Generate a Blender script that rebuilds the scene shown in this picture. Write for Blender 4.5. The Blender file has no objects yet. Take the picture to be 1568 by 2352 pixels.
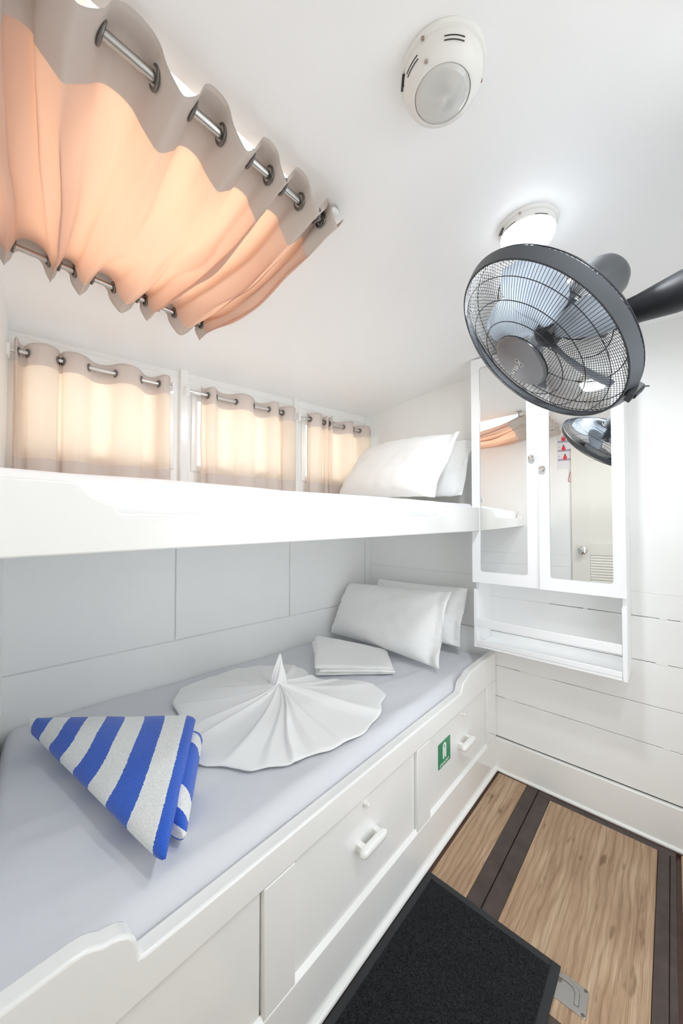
import bpy, bmesh, math, random
from mathutils import Vector, Matrix, noise
PI = math.pi
rnd = random.Random(7)
sc = bpy.context.scene

# ---------------------------------------------------------------- camera
F_PX, YAW, PITCH = 833.0, math.radians(42.3), math.radians(1.24)
fw = Vector((math.cos(YAW)*math.cos(PITCH), math.sin(YAW)*math.cos(PITCH), math.sin(PITCH)))
rt = Vector((math.sin(YAW), -math.cos(YAW), 0))
upv = rt.cross(fw)
cd = bpy.data.cameras.new('camera'); cam = bpy.data.objects.new('camera', cd)
sc.collection.objects.link(cam); sc.camera = cam
cam.matrix_world = Matrix.Translation((0, 0, 1.348)) @ Matrix((rt, upv, -fw)).transposed().to_4x4()
cd.sensor_fit = 'VERTICAL'; cd.sensor_height = 36.0; cd.lens = 36.0*F_PX/2352.0
cd.clip_start = 0.01; cd.clip_end = 100

# ---------------------------------------------------------------- light
w = bpy.data.worlds.new('world'); sc.world = w; w.use_nodes = True
bg = w.node_tree.nodes['Background']
bg.inputs[0].default_value = (0.86, 0.93, 1.0, 1); bg.inputs[1].default_value = 2.2
vs = sc.view_settings
vs.view_transform = 'Standard'; vs.look = 'None'; vs.gamma = 1.0; vs.use_curve_mapping = False
vs.exposure = -0.06
LAMP_W = 8.8
LAMP3_W = 5.8
DOOR_FILL_W = 1.7     # fill light from a side doorway added out of view
SKY_W = 3.1       # daylight through the roof light
WIN_W = 1.5        # daylight at each side window
sc.cycles.max_bounces = 18; sc.cycles.diffuse_bounces = 12; sc.cycles.glossy_bounces = 5
sc.cycles.transparent_max_bounces = 12; sc.cycles.transmission_bounces = 8
sc.cycles.sample_clamp_indirect = 10.0
sc.cycles.caustics_reflective = False; sc.cycles.caustics_refractive = False

def area(name, loc, aim, sx, sy, power, col=(1, 1, 1), shape='RECTANGLE'):
    l = bpy.data.lights.new(name, 'AREA'); l.shape = shape; l.size = sx
    if shape == 'RECTANGLE': l.size_y = sy
    l.energy = power; l.color = col
    o = bpy.data.objects.new(name, l); sc.collection.objects.link(o)
    o.location = loc
    o.rotation_euler = (Vector(aim)-Vector(loc)).to_track_quat('-Z', 'Y').to_euler()
    return o

# ---------------------------------------------------------------- materials
MATS = {}
def mat(name, col, rough=0.5, metal=0.0, coat=0.0, bump=0.0, bscale=200.0, var=0.0, vscale=6.0, col2=None,
        spec=0.5, stretch=None, detail=3.0):
    m = bpy.data.materials.new(name); m.use_nodes = True; MATS[name] = m
    nt = m.node_tree; N = nt.nodes; L = nt.links; b = N['Principled BSDF']
    b.inputs['Base Color'].default_value = (*col, 1); b.inputs['Roughness'].default_value = rough
    b.inputs['Metallic'].default_value = metal; b.inputs['Coat Weight'].default_value = coat
    b.inputs['Coat Roughness'].default_value = 0.12
    b.inputs['Specular IOR Level'].default_value = spec
    tc = N.new('ShaderNodeTexCoord'); vec = tc.outputs['Object']
    if stretch:
        mp = N.new('ShaderNodeMapping'); mp.inputs['Scale'].default_value = stretch
        L.new(vec, mp.inputs[0]); vec = mp.outputs[0]
    if var > 0 or col2:
        n = N.new('ShaderNodeTexNoise'); n.inputs['Scale'].default_value = vscale; n.inputs['Detail'].default_value = detail
        L.new(vec, n.inputs['Vector'])
        r = N.new('ShaderNodeValToRGB'); c2 = col2 or tuple(c*(1-var) for c in col)
        r.color_ramp.elements[0].position = 0.35; r.color_ramp.elements[1].position = 0.65
        r.color_ramp.elements[0].color = (*c2, 1); r.color_ramp.elements[1].color = (*col, 1)
        L.new(n.outputs['Fac'], r.inputs[0]); L.new(r.outputs[0], b.inputs['Base Color'])
    if bump > 0:
        n2 = N.new('ShaderNodeTexNoise'); n2.inputs['Scale'].default_value = bscale; n2.inputs['Detail'].default_value = 2
        L.new(vec, n2.inputs['Vector'])
        bp = N.new('ShaderNodeBump'); bp.inputs['Strength'].default_value = bump; bp.inputs['Distance'].default_value = 0.002
        L.new(n2.outputs['Fac'], bp.inputs['Height']); L.new(bp.outputs[0], b.inputs['Normal'])
    return m
WALL = mat('satin white wall paint', (0.915, 0.92, 0.91), 0.38, bump=0.12, bscale=9, var=0.02, vscale=3)
CEIL = mat('white ceiling paint', (0.91, 0.915, 0.92), 0.42, bump=0.1, bscale=6)
GLOSS = mat('gloss white enamel', (0.90, 0.90, 0.88), 0.22, coat=0.5, bump=0.18, bscale=14, var=0.02, vscale=5)
CAB = mat('cabinet white paint', (0.91, 0.915, 0.92), 0.35)
CREAM = mat('cream door paint', (0.83, 0.815, 0.755), 0.4)
GAP = mat('dark joint behind boards', (0.06, 0.05, 0.045), 0.9)
CAULK = mat('white caulk', (0.84, 0.84, 0.83), 0.5)
STEEL = mat('brushed steel', (0.50, 0.49, 0.47), 0.28, metal=1.0)
CHROME = mat('chrome', (0.72, 0.72, 0.71), 0.12, metal=1.0)
NICKEL = mat('dark nickel eyelet', (0.20, 0.19, 0.18), 0.35, metal=0.9)
RUST = mat('rusty screw', (0.34, 0.20, 0.15), 0.5, metal=0.6, col2=(0.5, 0.45, 0.42), vscale=300)
PLASTW = mat('aged white plastic', (0.80, 0.79, 0.76), 0.35, var=0.05, vscale=12)
BLACK = mat('black satin plastic', (0.022, 0.023, 0.027), 0.45)
GREYB = mat('dark grey plastic band', (0.075, 0.083, 0.095), 0.38)
WIRE = mat('black coated wire', (0.045, 0.048, 0.055), 0.30, metal=0.5)
MOTOR = mat('dark grey motor cover', (0.055, 0.06, 0.065), 0.3, coat=0.4)
BADGE = mat('grey metallic badge', (0.20, 0.20, 0.21), 0.22, metal=0.7)
PRINT = mat('silver print', (0.85, 0.86, 0.88), 0.4)
LINEN = mat('white cotton', (0.90, 0.90, 0.89), 0.85, bump=0.10, bscale=420, spec=0.2)
SHEET = mat('pale grey fitted sheet', (0.70, 0.71, 0.745), 0.75, bump=0.12, bscale=500, spec=0.25)
SHEETW = mat('white fitted sheet', (0.86, 0.865, 0.875), 0.8, bump=0.10, bscale=500, spec=0.25)
DARKW = mat('dark stained floor board', (0.075, 0.052, 0.045), 0.42, var=0.35, vscale=18, bump=0.3, bscale=160)
DARKR = mat('reddish brown floor edging', (0.10, 0.048, 0.034), 0.4, var=0.3, vscale=14, bump=0.2, bscale=120)
RUBBER = mat('mat rubber border', (0.017, 0.019, 0.021), 0.6, bump=0.2, bscale=600)
PILE = mat('black mat pile', (0.0015, 0.002, 0.003), 0.95, var=0.0, col2=(0.020, 0.022, 0.026), vscale=420)
GREEN = mat('green sticker', (0.02, 0.26, 0.12), 0.35, coat=0.3)
STW = mat('white sticker print', (0.80, 0.86, 0.82), 0.4)
PAPER = mat('poster paper', (0.82, 0.81, 0.84), 0.6)
LILAC = mat('lilac grey print', (0.42, 0.42, 0.52), 0.6)
REDP = mat('red print', (0.75, 0.06, 0.09), 0.6)
REDL = mat('light red print', (0.80, 0.35, 0.36), 0.6)
SKIN = mat('brown print', (0.10, 0.06, 0.06), 0.6)
REDM = mat('red wire', (0.55, 0.05, 0.07), 0.4)
MIRROR = mat('mirror glass', (0.90, 0.91, 0.90), 0.0, metal=1.0)

def wood(name, c1, c2, c3):
    m = bpy.data.materials.new(name); m.use_nodes = True; nt = m.node_tree; N = nt.nodes; L = nt.links
    b = N['Principled BSDF']; b.inputs['Roughness'].default_value = 0.42; b.inputs['Coat Weight'].default_value = 0.08
    tc = N.new('ShaderNodeTexCoord')
    mp = N.new('ShaderNodeMapping'); mp.inputs['Scale'].default_value = (1.0, 9.0, 1.0); L.new(tc.outputs['Object'], mp.inputs[0])
    big = N.new('ShaderNodeTexNoise'); big.inputs['Scale'].default_value = 2.6; big.inputs['Detail'].default_value = 6
    big.inputs['Distortion'].default_value = 0.5
    L.new(mp.outputs[0], big.inputs['Vector'])
    wv = N.new('ShaderNodeTexWave'); wv.wave_type = 'BANDS'; wv.bands_direction = 'Y'
    wv.inputs['Scale'].default_value = 4.2; wv.inputs['Distortion'].default_value = 11
    wv.inputs['Detail'].default_value = 4; wv.inputs['Detail Scale'].default_value = 0.7
    mw = N.new('ShaderNodeMapping'); mw.inputs['Scale'].default_value = (0.75, 3.4, 1); L.new(tc.outputs['Object'], mw.inputs[0])
    L.new(mw.outputs[0], wv.inputs['Vector'])
    mf = N.new('ShaderNodeMapping'); mf.inputs['Scale'].default_value = (7, 420, 1); L.new(tc.outputs['Object'], mf.inputs[0])
    fine = N.new('ShaderNodeTexNoise'); fine.inputs['Scale'].default_value = 1.0; fine.inputs['Detail'].default_value = 4
    L.new(mf.outputs[0], fine.inputs['Vector'])
    r1 = N.new('ShaderNodeValToRGB'); e = r1.color_ramp.elements
    e[0].position = 0.30; e[0].color = (*c1, 1); e[1].position = 0.72; e[1].color = (*c3, 1)
    em = r1.color_ramp.elements.new(0.52); em.color = (*c2, 1)
    L.new(big.outputs['Fac'], r1.inputs[0])
    rw = N.new('ShaderNodeValToRGB'); rw.color_ramp.elements[0].position = 0.0; rw.color_ramp.elements[1].position = 0.45
    rw.color_ramp.elements[0].color = (0.80, 0.75, 0.70, 1); rw.color_ramp.elements[1].color = (1, 1, 1, 1)
    L.new(wv.outputs['Fac'], rw.inputs[0])
    rf = N.new('ShaderNodeValToRGB'); rf.color_ramp.elements[0].position = 0.32; rf.color_ramp.elements[1].position = 0.6
    rf.color_ramp.elements[0].color = (0.76, 0.72, 0.68, 1); rf.color_ramp.elements[1].color = (1.06, 1.05, 1.03, 1)
    L.new(fine.outputs['Fac'], rf.inputs[0])
    kn = N.new('ShaderNodeTexNoise'); kn.inputs['Scale'].default_value = 1.0; kn.inputs['Detail'].default_value = 2
    mk = N.new('ShaderNodeMapping'); mk.inputs['Scale'].default_value = (7, 26, 1); L.new(tc.outputs['Object'], mk.inputs[0]); L.new(mk.outputs[0], kn.inputs['Vector'])
    rk = N.new('ShaderNodeValToRGB'); rk.color_ramp.elements[0].position = 0.27; rk.color_ramp.elements[1].position = 0.36
    rk.color_ramp.elements[0].color = (0.5, 0.42, 0.36, 1); rk.color_ramp.elements[1].color = (1, 1, 1, 1); L.new(kn.outputs['Fac'], rk.inputs[0])
    def mul(a, c):
        x = N.new('ShaderNodeMix'); x.data_type = 'RGBA'; x.blend_type = 'MULTIPLY'; x.inputs[0].default_value = 1
        L.new(a, x.inputs[6]); L.new(c, x.inputs[7]); return x.outputs[2]
    out = mul(mul(mul(r1.outputs[0], rw.outputs[0]), rf.outputs[0]), rk.outputs[0])
    L.new(out, b.inputs['Base Color'])
    bp = N.new('ShaderNodeBump'); bp.inputs['Strength'].default_value = 0.15; bp.inputs['Distance'].default_value = 0.001
    L.new(fine.outputs['Fac'], bp.inputs['Height']); L.new(bp.outputs[0], b.inputs['Normal'])
    return m
WOOD = wood('wood laminate', (0.36, 0.23, 0.14), (0.46, 0.32, 0.205), (0.56, 0.42, 0.29))

def cloth(name, dif, trans, tw, rough=0.9, bump=0.15):
    """woven cloth: diffuse + translucent, so light behind it glows through"""
    m = bpy.data.materials.new(name); m.use_nodes = True; nt = m.node_tree; N = nt.nodes; L = nt.links
    N.remove(N['Principled BSDF'])
    d = N.new('ShaderNodeBsdfDiffuse'); d.inputs[0].default_value = (*dif, 1)
    t = N.new('ShaderNodeBsdfTranslucent'); t.inputs[0].default_value = (*trans, 1)
    mx = N.new('ShaderNodeMixShader'); mx.inputs[0].default_value = tw
    L.new(d.outputs[0], mx.inputs[1]); L.new(t.outputs[0], mx.inputs[2])
    tc = N.new('ShaderNodeTexCoord'); n = N.new('ShaderNodeTexNoise'); n.inputs['Scale'].default_value = 60
    mp = N.new('ShaderNodeMapping'); mp.inputs['Scale'].default_value = (1, 1, 1)
    L.new(tc.outputs['Object'], mp.inputs[0]); L.new(mp.outputs[0], n.inputs['Vector']); n.inputs['Detail'].default_value = 4
    bp = N.new('ShaderNodeBump'); bp.inputs['Strength'].default_value = bump; bp.inputs['Distance'].default_value = 0.004
    L.new(n.outputs['Fac'], bp.inputs['Height'])
    L.new(bp.outputs[0], d.inputs['Normal']); L.new(bp.outputs[0], t.inputs['Normal'])
    L.new(mx.outputs[0], N['Material Output'].inputs[0])
    return m
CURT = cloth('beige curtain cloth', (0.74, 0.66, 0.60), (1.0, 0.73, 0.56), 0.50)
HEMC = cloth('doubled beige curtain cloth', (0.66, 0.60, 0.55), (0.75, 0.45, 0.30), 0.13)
CURTS = cloth('thin beige curtain cloth', (0.80, 0.76, 0.72), (1.0, 0.87, 0.74), 0.50)
HEMS = cloth('doubled thin curtain cloth', (0.80, 0.755, 0.72), (0.85, 0.68, 0.58), 0.3)

def blade_mat():
    m = bpy.data.materials.new('smoked blue blade plastic'); m.use_nodes = True; nt = m.node_tree; N = nt.nodes; L = nt.links
    b = N['Principled BSDF']; b.inputs['Base Color'].default_value = (0.26, 0.29, 0.33, 1); b.inputs['Roughness'].default_value = 0.16
    t = N.new('ShaderNodeBsdfTranslucent'); t.inputs[0].default_value = (0.72, 0.76, 0.80, 1)
    mx = N.new('ShaderNodeMixShader'); mx.inputs[0].default_value = 0.45
    L.new(b.outputs[0], mx.inputs[1]); L.new(t.outputs[0], mx.inputs[2]); L.new(mx.outputs[0], N['Material Output'].inputs[0])
    return m
BLADE = blade_mat()
def glass_mat(name, tint, gl=0.06, rough=0.0):
    m = bpy.data.materials.new(name); m.use_nodes = True; nt = m.node_tree; N = nt.nodes; L = nt.links
    N.remove(N['Principled BSDF'])
    t = N.new('ShaderNodeBsdfTransparent'); t.inputs[0].default_value = (*tint, 1)
    g = N.new('ShaderNodeBsdfGlossy'); g.inputs['Roughness'].default_value = rough
    mx = N.new('ShaderNodeMixShader'); mx.inputs[0].default_value = gl
    L.new(t.outputs[0], mx.inputs[1]); L.new(g.outputs[0], mx.inputs[2]); L.new(mx.outputs[0], N['Material Output'].inputs[0])
    return m
PANE = glass_mat('window glass', (0.96, 0.98, 0.98))
def lens_mat():
    m = bpy.data.materials.new('prismatic lamp glass'); m.use_nodes = True; nt = m.node_tree; N = nt.nodes; L = nt.links
    b = N['Principled BSDF']; b.inputs['Base Color'].default_value = (0.62, 0.62, 0.60, 1); b.inputs['Roughness'].default_value = 0.18
    b.inputs['Coat Weight'].default_value = 0.6
    return m
LENS = lens_mat()
def emit_mat(name, col, s):
    m = bpy.data.materials.new(name); m.use_nodes = True; nt = m.node_tree
    b = nt.nodes['Principled BSDF']; b.inputs['Base Color'].default_value = (0.9, 0.9, 0.9, 1)
    b.inputs['Emission Color'].default_value = (*col, 1); b.inputs['Emission Strength'].default_value = s
    return m
LIT = emit_mat('lit lamp glass', (0.95, 0.98, 1.0), 7.0)

def terry(name, axis, period=0.225):
    """blue and white striped terry; stripes follow the uv map, loops as bump"""
    m = bpy.data.materials.new(name); m.use_nodes = True; nt = m.node_tree; N = nt.nodes; L = nt.links
    b = N['Principled BSDF']; b.inputs['Roughness'].default_value = 0.95; b.inputs['Specular IOR Level'].default_value = 0.1
    b.inputs['Sheen Weight'].default_value = 0.4
    uv = N.new('ShaderNodeUVMap'); uv.uv_map = 'UVMap'
    tc = N.new('ShaderNodeTexCoord')
    wob = N.new('ShaderNodeTexNoise'); wob.inputs['Scale'].default_value = 220; L.new(tc.outputs['Object'], wob.inputs['Vector'])
    sx = N.new('ShaderNodeSeparateXYZ'); L.new(uv.outputs[0], sx.inputs[0])
    ma = N.new('ShaderNodeMath'); ma.operation = 'MULTIPLY_ADD'; L.new(wob.outputs['Fac'], ma.inputs[0]); ma.inputs[1].default_value = 0.012
    L.new(sx.outputs[axis], ma.inputs[2])
    sb = N.new('ShaderNodeMath'); sb.operation = 'SUBTRACT'; L.new(ma.outputs[0], sb.inputs[0]); sb.inputs[1].default_value = 0.061
    dv = N.new('ShaderNodeMath'); dv.operation = 'DIVIDE'; L.new(sb.outputs[0], dv.inputs[0]); dv.inputs[1].default_value = period
    fr = N.new('ShaderNodeMath'); fr.operation = 'FLOORED_MODULO'; L.new(dv.outputs[0], fr.inputs[0]); fr.inputs[1].default_value = 1.0
    lt = N.new('ShaderNodeMath'); lt.operation = 'LESS_THAN'; L.new(fr.outputs[0], lt.inputs[0]); lt.inputs[1].default_value = 0.5
    mx = N.new('ShaderNodeMix'); mx.data_type = 'RGBA'; L.new(lt.outputs[0], mx.inputs[0])
    mx.inputs[6].default_value = (0.90, 0.91, 0.89, 1); mx.inputs[7].default_value = (0.030, 0.125, 0.62, 1)
    n = N.new('ShaderNodeTexNoise'); n.inputs['Scale'].default_value = 330; n.inputs['Detail'].default_value = 3; L.new(tc.outputs['Object'], n.inputs['Vector'])
    r = N.new('ShaderNodeValToRGB'); r.color_ramp.elements[0].position = 0.3; r.color_ramp.elements[1].position = 0.6
    r.color_ramp.elements[0].color = (0.80, 0.80, 0.81, 1); r.color_ramp.elements[1].color = (1.05, 1.05, 1.05, 1); L.new(n.outputs['Fac'], r.inputs[0])
    mm = N.new('ShaderNodeMix'); mm.data_type = 'RGBA'; mm.blend_type = 'MULTIPLY'; mm.inputs[0].default_value = 0.8
    L.new(mx.outputs[2], mm.inputs[6]); L.new(r.outputs[0], mm.inputs[7]); L.new(mm.outputs[2], b.inputs['Base Color'])
    bp = N.new('ShaderNodeBump'); bp.inputs['Strength'].default_value = 0.8; bp.inputs['Distance'].default_value = 0.003
    L.new(n.outputs['Fac'], bp.inputs['Height']); L.new(bp.outputs[0], b.inputs['Normal'])
    return m
TERRY = terry('striped terry', 0)
TERRY2 = terry('striped terry across', 1, 0.155)

# ---------------------------------------------------------------- mesh helpers
class MB:
    def __init__(s): s.v = []; s.f = []; s.m = []; s.uv = None
    def add(s, vs_, fs, mi=0):
        o = len(s.v); s.v += [tuple(x) for x in vs_]; s.f += [tuple(i+o for i in f) for f in fs]; s.m += [mi]*len(fs); return s
    def box(s, x0, x1, y0, y1, z0, z1, M=None, mi=0):
        P = [Vector((x, y, z)) for z in (z0, z1) for y in (y0, y1) for x in (x0, x1)]
        if M: P = [M(p) if callable(M) else M @ p for p in P]
        return s.add(P, [(0, 2, 3, 1), (4, 5, 7, 6), (0, 1, 5, 4), (2, 6, 7, 3), (0, 4, 6, 2), (1, 3, 7, 5)], mi)
    def tube(s, pts, r, n=8, caps=True, mi=0):
        pts = [Vector(p) for p in pts]; rs = r if isinstance(r, (list, tuple)) else [r]*len(pts)
        rings = []; t0 = (pts[1]-pts[0]).normalized()
        ref = Vector((0, 0, 1)) if abs(t0.z) < 0.9 else Vector((1, 0, 0))
        a = t0.cross(ref).normalized()
        for i, p in enumerate(pts):
            t = (pts[min(i+1, len(pts)-1)]-pts[max(i-1, 0)]).normalized()
            a = (a - t*a.dot(t)).normalized(); b = t.cross(a)
            rings.append([p+(a*math.cos(2*PI*k/n)+b*math.sin(2*PI*k/n))*rs[i] for k in range(n)])
        V = [q for g in rings for q in g]; Fs = []
        for i in range(len(pts)-1):
            for k in range(n):
                Fs.append((i*n+k, i*n+(k+1) % n, (i+1)*n+(k+1) % n, (i+1)*n+k))
        if caps: Fs += [tuple(range(n-1, -1, -1)), tuple((len(pts)-1)*n+k for k in range(n))]
        return s.add(V, Fs, mi)
    def lathe(s, prof, n=48, M=None, mi=0, closed=False, wob=None, cap=True):
        V = []; Fs = []
        for r, z in prof:
            for k in range(n):
                a = 2*PI*k/n; rr = r*(wob(a, r) if wob else 1)
                V.append(Vector((rr*math.cos(a), rr*math.sin(a), z)))
        if M: V = [M @ q for q in V]
        m = len(prof)
        for i in range(m-1 if not closed else m):
            j = (i+1) % m
            for k in range(n): Fs.append((i*n+k, i*n+(k+1) % n, j*n+(k+1) % n, j*n+k))
        if not closed and cap:
            if prof[0][0] > 1e-6: Fs.append(tuple(range(n-1, -1, -1)))
            if prof[-1][0] > 1e-6: Fs.append(tuple((m-1)*n+k for k in range(n)))
        return s.add(V, Fs, mi)
    def torus(s, R, r, z=0, n=64, k=6, M=None, mi=0):
        return s.lathe([(R+r*math.cos(2*PI*i/k), z+r*math.sin(2*PI*i/k)) for i in range(k)], n, M, mi, closed=True)
    def prism(s, poly, f0, f1, mi=0):
        """poly: 2d points; f0/f1 map a 2d point to the near/far 3d point"""
        n = len(poly)
        return s.add([f0(p) for p in poly]+[f1(p) for p in poly],
                     [tuple(range(n-1, -1, -1)), tuple(range(n, 2*n))]+[(i, (i+1) % n, n+(i+1) % n, n+i) for i in range(n)], mi)
    def grid(s, fn, nu, nv, mi=0, cu=False, cv=False, mif=None, uv=False):
        o = len(s.v); U = nu if cu else nu+1; W = nv if cv else nv+1
        s.v += [tuple(fn(i/nu, j/nv)) for i in range(U) for j in range(W)]
        if uv and s.uv is None: s.uv = []
        for i in range(nu):
            for j in range(nv):
                a, b = i, (i+1) % U; c, d = j, (j+1) % W
                s.f.append((o+a*W+c, o+b*W+c, o+b*W+d, o+a*W+d)); s.m.append(mif(i/nu, j/nv) if mif else mi)
                if uv: s.uv += [(i/nu, j/nv), ((i+1)/nu, j/nv), ((i+1)/nu, (j+1)/nv), (i/nu, (j+1)/nv)]
        return s
    def build(s, name, mats, parent=None, smooth=False, bevel=0, seg=2, weld=0, solid=0, ang=35, sub=0):
        me = bpy.data.meshes.new(name); me.from_pydata(s.v, [], s.f)
        for m in (mats if isinstance(mats, (list, tuple)) else [mats]): me.materials.append(m)
        me.polygons.foreach_set('material_index', s.m)
        if s.uv and len(s.uv) == len(me.loops):
            l = me.uv_layers.new(name='UVMap'); l.data.foreach_set('uv', [c for q in s.uv for c in q])
        bm = bmesh.new(); bm.from_mesh(me)
        if weld: bmesh.ops.remove_doubles(bm, verts=bm.verts, dist=weld)
        if not solid: bmesh.ops.recalc_face_normals(bm, faces=bm.faces)
        bm.to_mesh(me); bm.free()
        if smooth:
            me.polygons.foreach_set('use_smooth', [True]*len(me.polygons))
            if ang < 180: me.set_sharp_from_angle(angle=math.radians(ang))
        o = bpy.data.objects.new(name, me); sc.collection.objects.link(o)
        if parent: o.parent = parent
        if solid:
            md = o.modifiers.new('s', 'SOLIDIFY'); md.thickness = solid; md.offset = 0
        if bevel:
            md = o.modifiers.new('b', 'BEVEL'); md.width = bevel; md.segments = seg; md.limit_method = 'ANGLE'; md.angle_limit = math.radians(40)
            me.polygons.foreach_set('use_smooth', [True]*len(me.polygons))
            md.harden_normals = False
            if not smooth: me.set_sharp_from_angle(angle=math.radians(60))
        if sub:
            md = o.modifiers.new('u', 'SUBSURF'); md.levels = sub; md.render_levels = sub
        return o
def tag(o, label=None, cat=None, group=None, kind=None):
    if label: o['label'] = label
    if cat: o['category'] = cat
    if group: o['group'] = group
    if kind: o['kind'] = kind
    return o
def empty(name, loc=(0, 0, 0), M=None):
    o = bpy.data.objects.new(name, None); sc.collection.objects.link(o); o.empty_display_size = 0.05
    if M is not None: o.matrix_world = M
    else: o.location = loc
    return o
def under(root, *objs):
    """parent meshes given in world coordinates to a root that does not sit at the origin"""
    for o in objs: o.parent = root; o.matrix_parent_inverse = root.matrix_basis.inverted()
def V3(*a): return Vector(a)
def lerp(a, b, t): return a+(b-a)*t
def smooth(t): t = max(0., min(1., t)); return t*t*(3-2*t)
def text_obj(name, s, size, material, M, parent, ext=0.0003, bold=0.0):
    cu = bpy.data.curves.new(name, 'FONT'); cu.body = s; cu.size = size; cu.extrude = ext; cu.align_x = 'CENTER'; cu.align_y = 'CENTER'; cu.offset = bold
    t = bpy.data.objects.new(name+'_tmp', cu); sc.collection.objects.link(t)
    dg = bpy.context.evaluated_depsgraph_get(); me = bpy.data.meshes.new_from_object(t.evaluated_get(dg))
    bpy.data.objects.remove(t); me.materials.clear(); me.materials.append(material)
    o = bpy.data.objects.new(name, me); sc.collection.objects.link(o)
    me.transform(M)
    if parent: o.parent = parent
    return o

# ---------------------------------------------------------------- room frames
AL = math.atan(0.0945)
def HP(s_, d, z): # hull side wall frame: s along the wall, d inwards, z up
    return Vector((s_*math.cos(AL)-d*math.sin(AL), 1.783-s_*math.sin(AL)-d*math.cos(AL), z))
def HM(p): return HP(p.x, p.y, p.z)
def xs(x): return x/math.cos(AL)
def ceil_z(y): return 2.193-0.078*(y-0.35)**2
BM0, BX0 = 0.160, 0.145-1.77*0.160
def back_x(y): return BX0+BM0*y
BN = Vector((1, -BM0, 0)).normalized()   # near wall, facing the room
BT = Vector((BM0, 1, 0)).normalized()    # along the near wall
def BP(t, d, z): return Vector((BX0, 0, 0))+BT*t+BN*d+Vector((0, 0, z))
def BM_(p): return BP(p.x, p.y, p.z)
XW = 2.043

# ---------------------------------------------------------------- floor
fl = MB().box(-0.25, 2.2, -0.5, 1.95, -0.06, -0.012).build('floor', DARKR); tag(fl, kind='structure')
def strip(x0, x1, y0, y1, m, z=0.0, nm='board'):
    return MB().box(x0, x1, y0, y1, -0.012, z).build(nm, m, fl, bevel=0.0012, seg=1)
strip(-0.2, 1.117, 0.563, 0.700, WOOD, nm='wood_panel'); strip(1.120, 2.018, 0.563, 0.700, WOOD, nm='wood_panel')
strip(-0.2, 2.018, 0.701, 0.735, DARKR, -0.001, 'edge_strip')
strip(-0.2, 2.020, 0.511, 0.562, DARKW, nm='edge_strip')
strip(2.020, 2.06, -0.4, 0.735, DARKR, 0.0005, 'edge_strip')
strip(-0.2, 1.075, 0.0, 0.508, WOOD, nm='wood_panel')
strip(-0.2, 2.018, -0.4, 0.0 - 0.008, WOOD, nm='wood_panel')
hatch = empty('floor_hatch', (1.55, 0.26, -0.012)); tag(hatch, 'wood-effect floor hatch framed by dark boards with a metal ring pull', 'hatch')
hp = [MB().box(1.135, 1.985, 0.062, 0.452, -0.012, 0.0006).build('panel', WOOD, bevel=0.001, seg=1)]
for a in ((1.080, 1.134, 0.006, 0.508), (1.986, 2.0185, 0.006, 0.508)): hp.append(MB().box(a[0], a[1], a[2], a[3], -0.012, 0.0).build('frame_board', DARKW, bevel=0.0015, seg=1))
for a in ((1.1345, 1.9855, 0.453, 0.508), (1.1345, 1.9855, 0.0255, 0.061)): hp.append(MB().box(a[0], a[1], a[2], a[3], -0.012, 0.0).build('frame_board', DARKW, bevel=0.0015, seg=1))
hp.append(MB().box(1.1345, 1.9855, 0.006, 0.024, -0.012, 0.0).build('frame_board', DARKW, bevel=0.0015, seg=1))
# recessed ring pull
PM = Matrix.Translation((1.222, 0.255, 0.0006)) @ Matrix.Rotation(math.radians(2), 4, 'Z')
def rr(x0, x1, y0, y1, r, n=5):
    out = []
    for cx_, cy_, a0 in ((x1-r, y1-r, 0), (x0+r, y1-r, 90), (x0+r, y0+r, 180), (x1-r, y0+r, 270)):
        for k in range(n+1):
            a = math.radians(a0+90*k/n); out.append((cx_+r*math.cos(a), cy_+r*math.sin(a)))
    return out
pl = MB(); pl.prism(rr(-0.039, 0.039, -0.062, 0.062, 0.006), lambda p: PM @ V3(p[0], p[1], 0), lambda p: PM @ V3(p[0], p[1], 0.0018))
plate = pl.build('latch_plate', STEEL, bevel=0.0006); hp.append(plate)
ringp = [(0.030, 0.05), (0.030, -0.020), (0.026, -0.036), (0.014, -0.043), (-0.021, -0.044), (-0.022, -0.034), (0.006, -0.033), (0.019, -0.026), (0.022, -0.012), (0.022, 0.05)]
rg = MB(); rg.prism(ringp, lambda p: PM @ V3(p[0], p[1], 0.0016), lambda p: PM @ V3(p[0], p[1], 0.0034))
gr = MB(); gr.tube([PM @ V3(p[0], p[1], 0.0019) for p in ringp+[ringp[0]]], 0.0009, 5)
under(hatch, *hp)
r_o = rg.build('pull_ring', STEEL, bevel=0.0006); under(plate, r_o)
g_o = gr.build('recess_line', GAP); under(plate, g_o)
fh = MB().lathe([(0, 0.0028), (0.008, 0.0024), (0.0095, 0.0018)], 20, PM @ Matrix.Translation((0.016, 0.010, 0))).build('finger_recess', NICKEL, smooth=True); under(plate, fh)
for q in ((0.033, -0.056), (-0.033, -0.056)):
    so = MB().lathe([(0, 0.0032), (0.004, 0.0029), (0.0056, 0.0016)], 14, PM @ Matrix.Translation((q[0], q[1], 0))).build('screw', NICKEL, smooth=True); under(plate, so)

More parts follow.
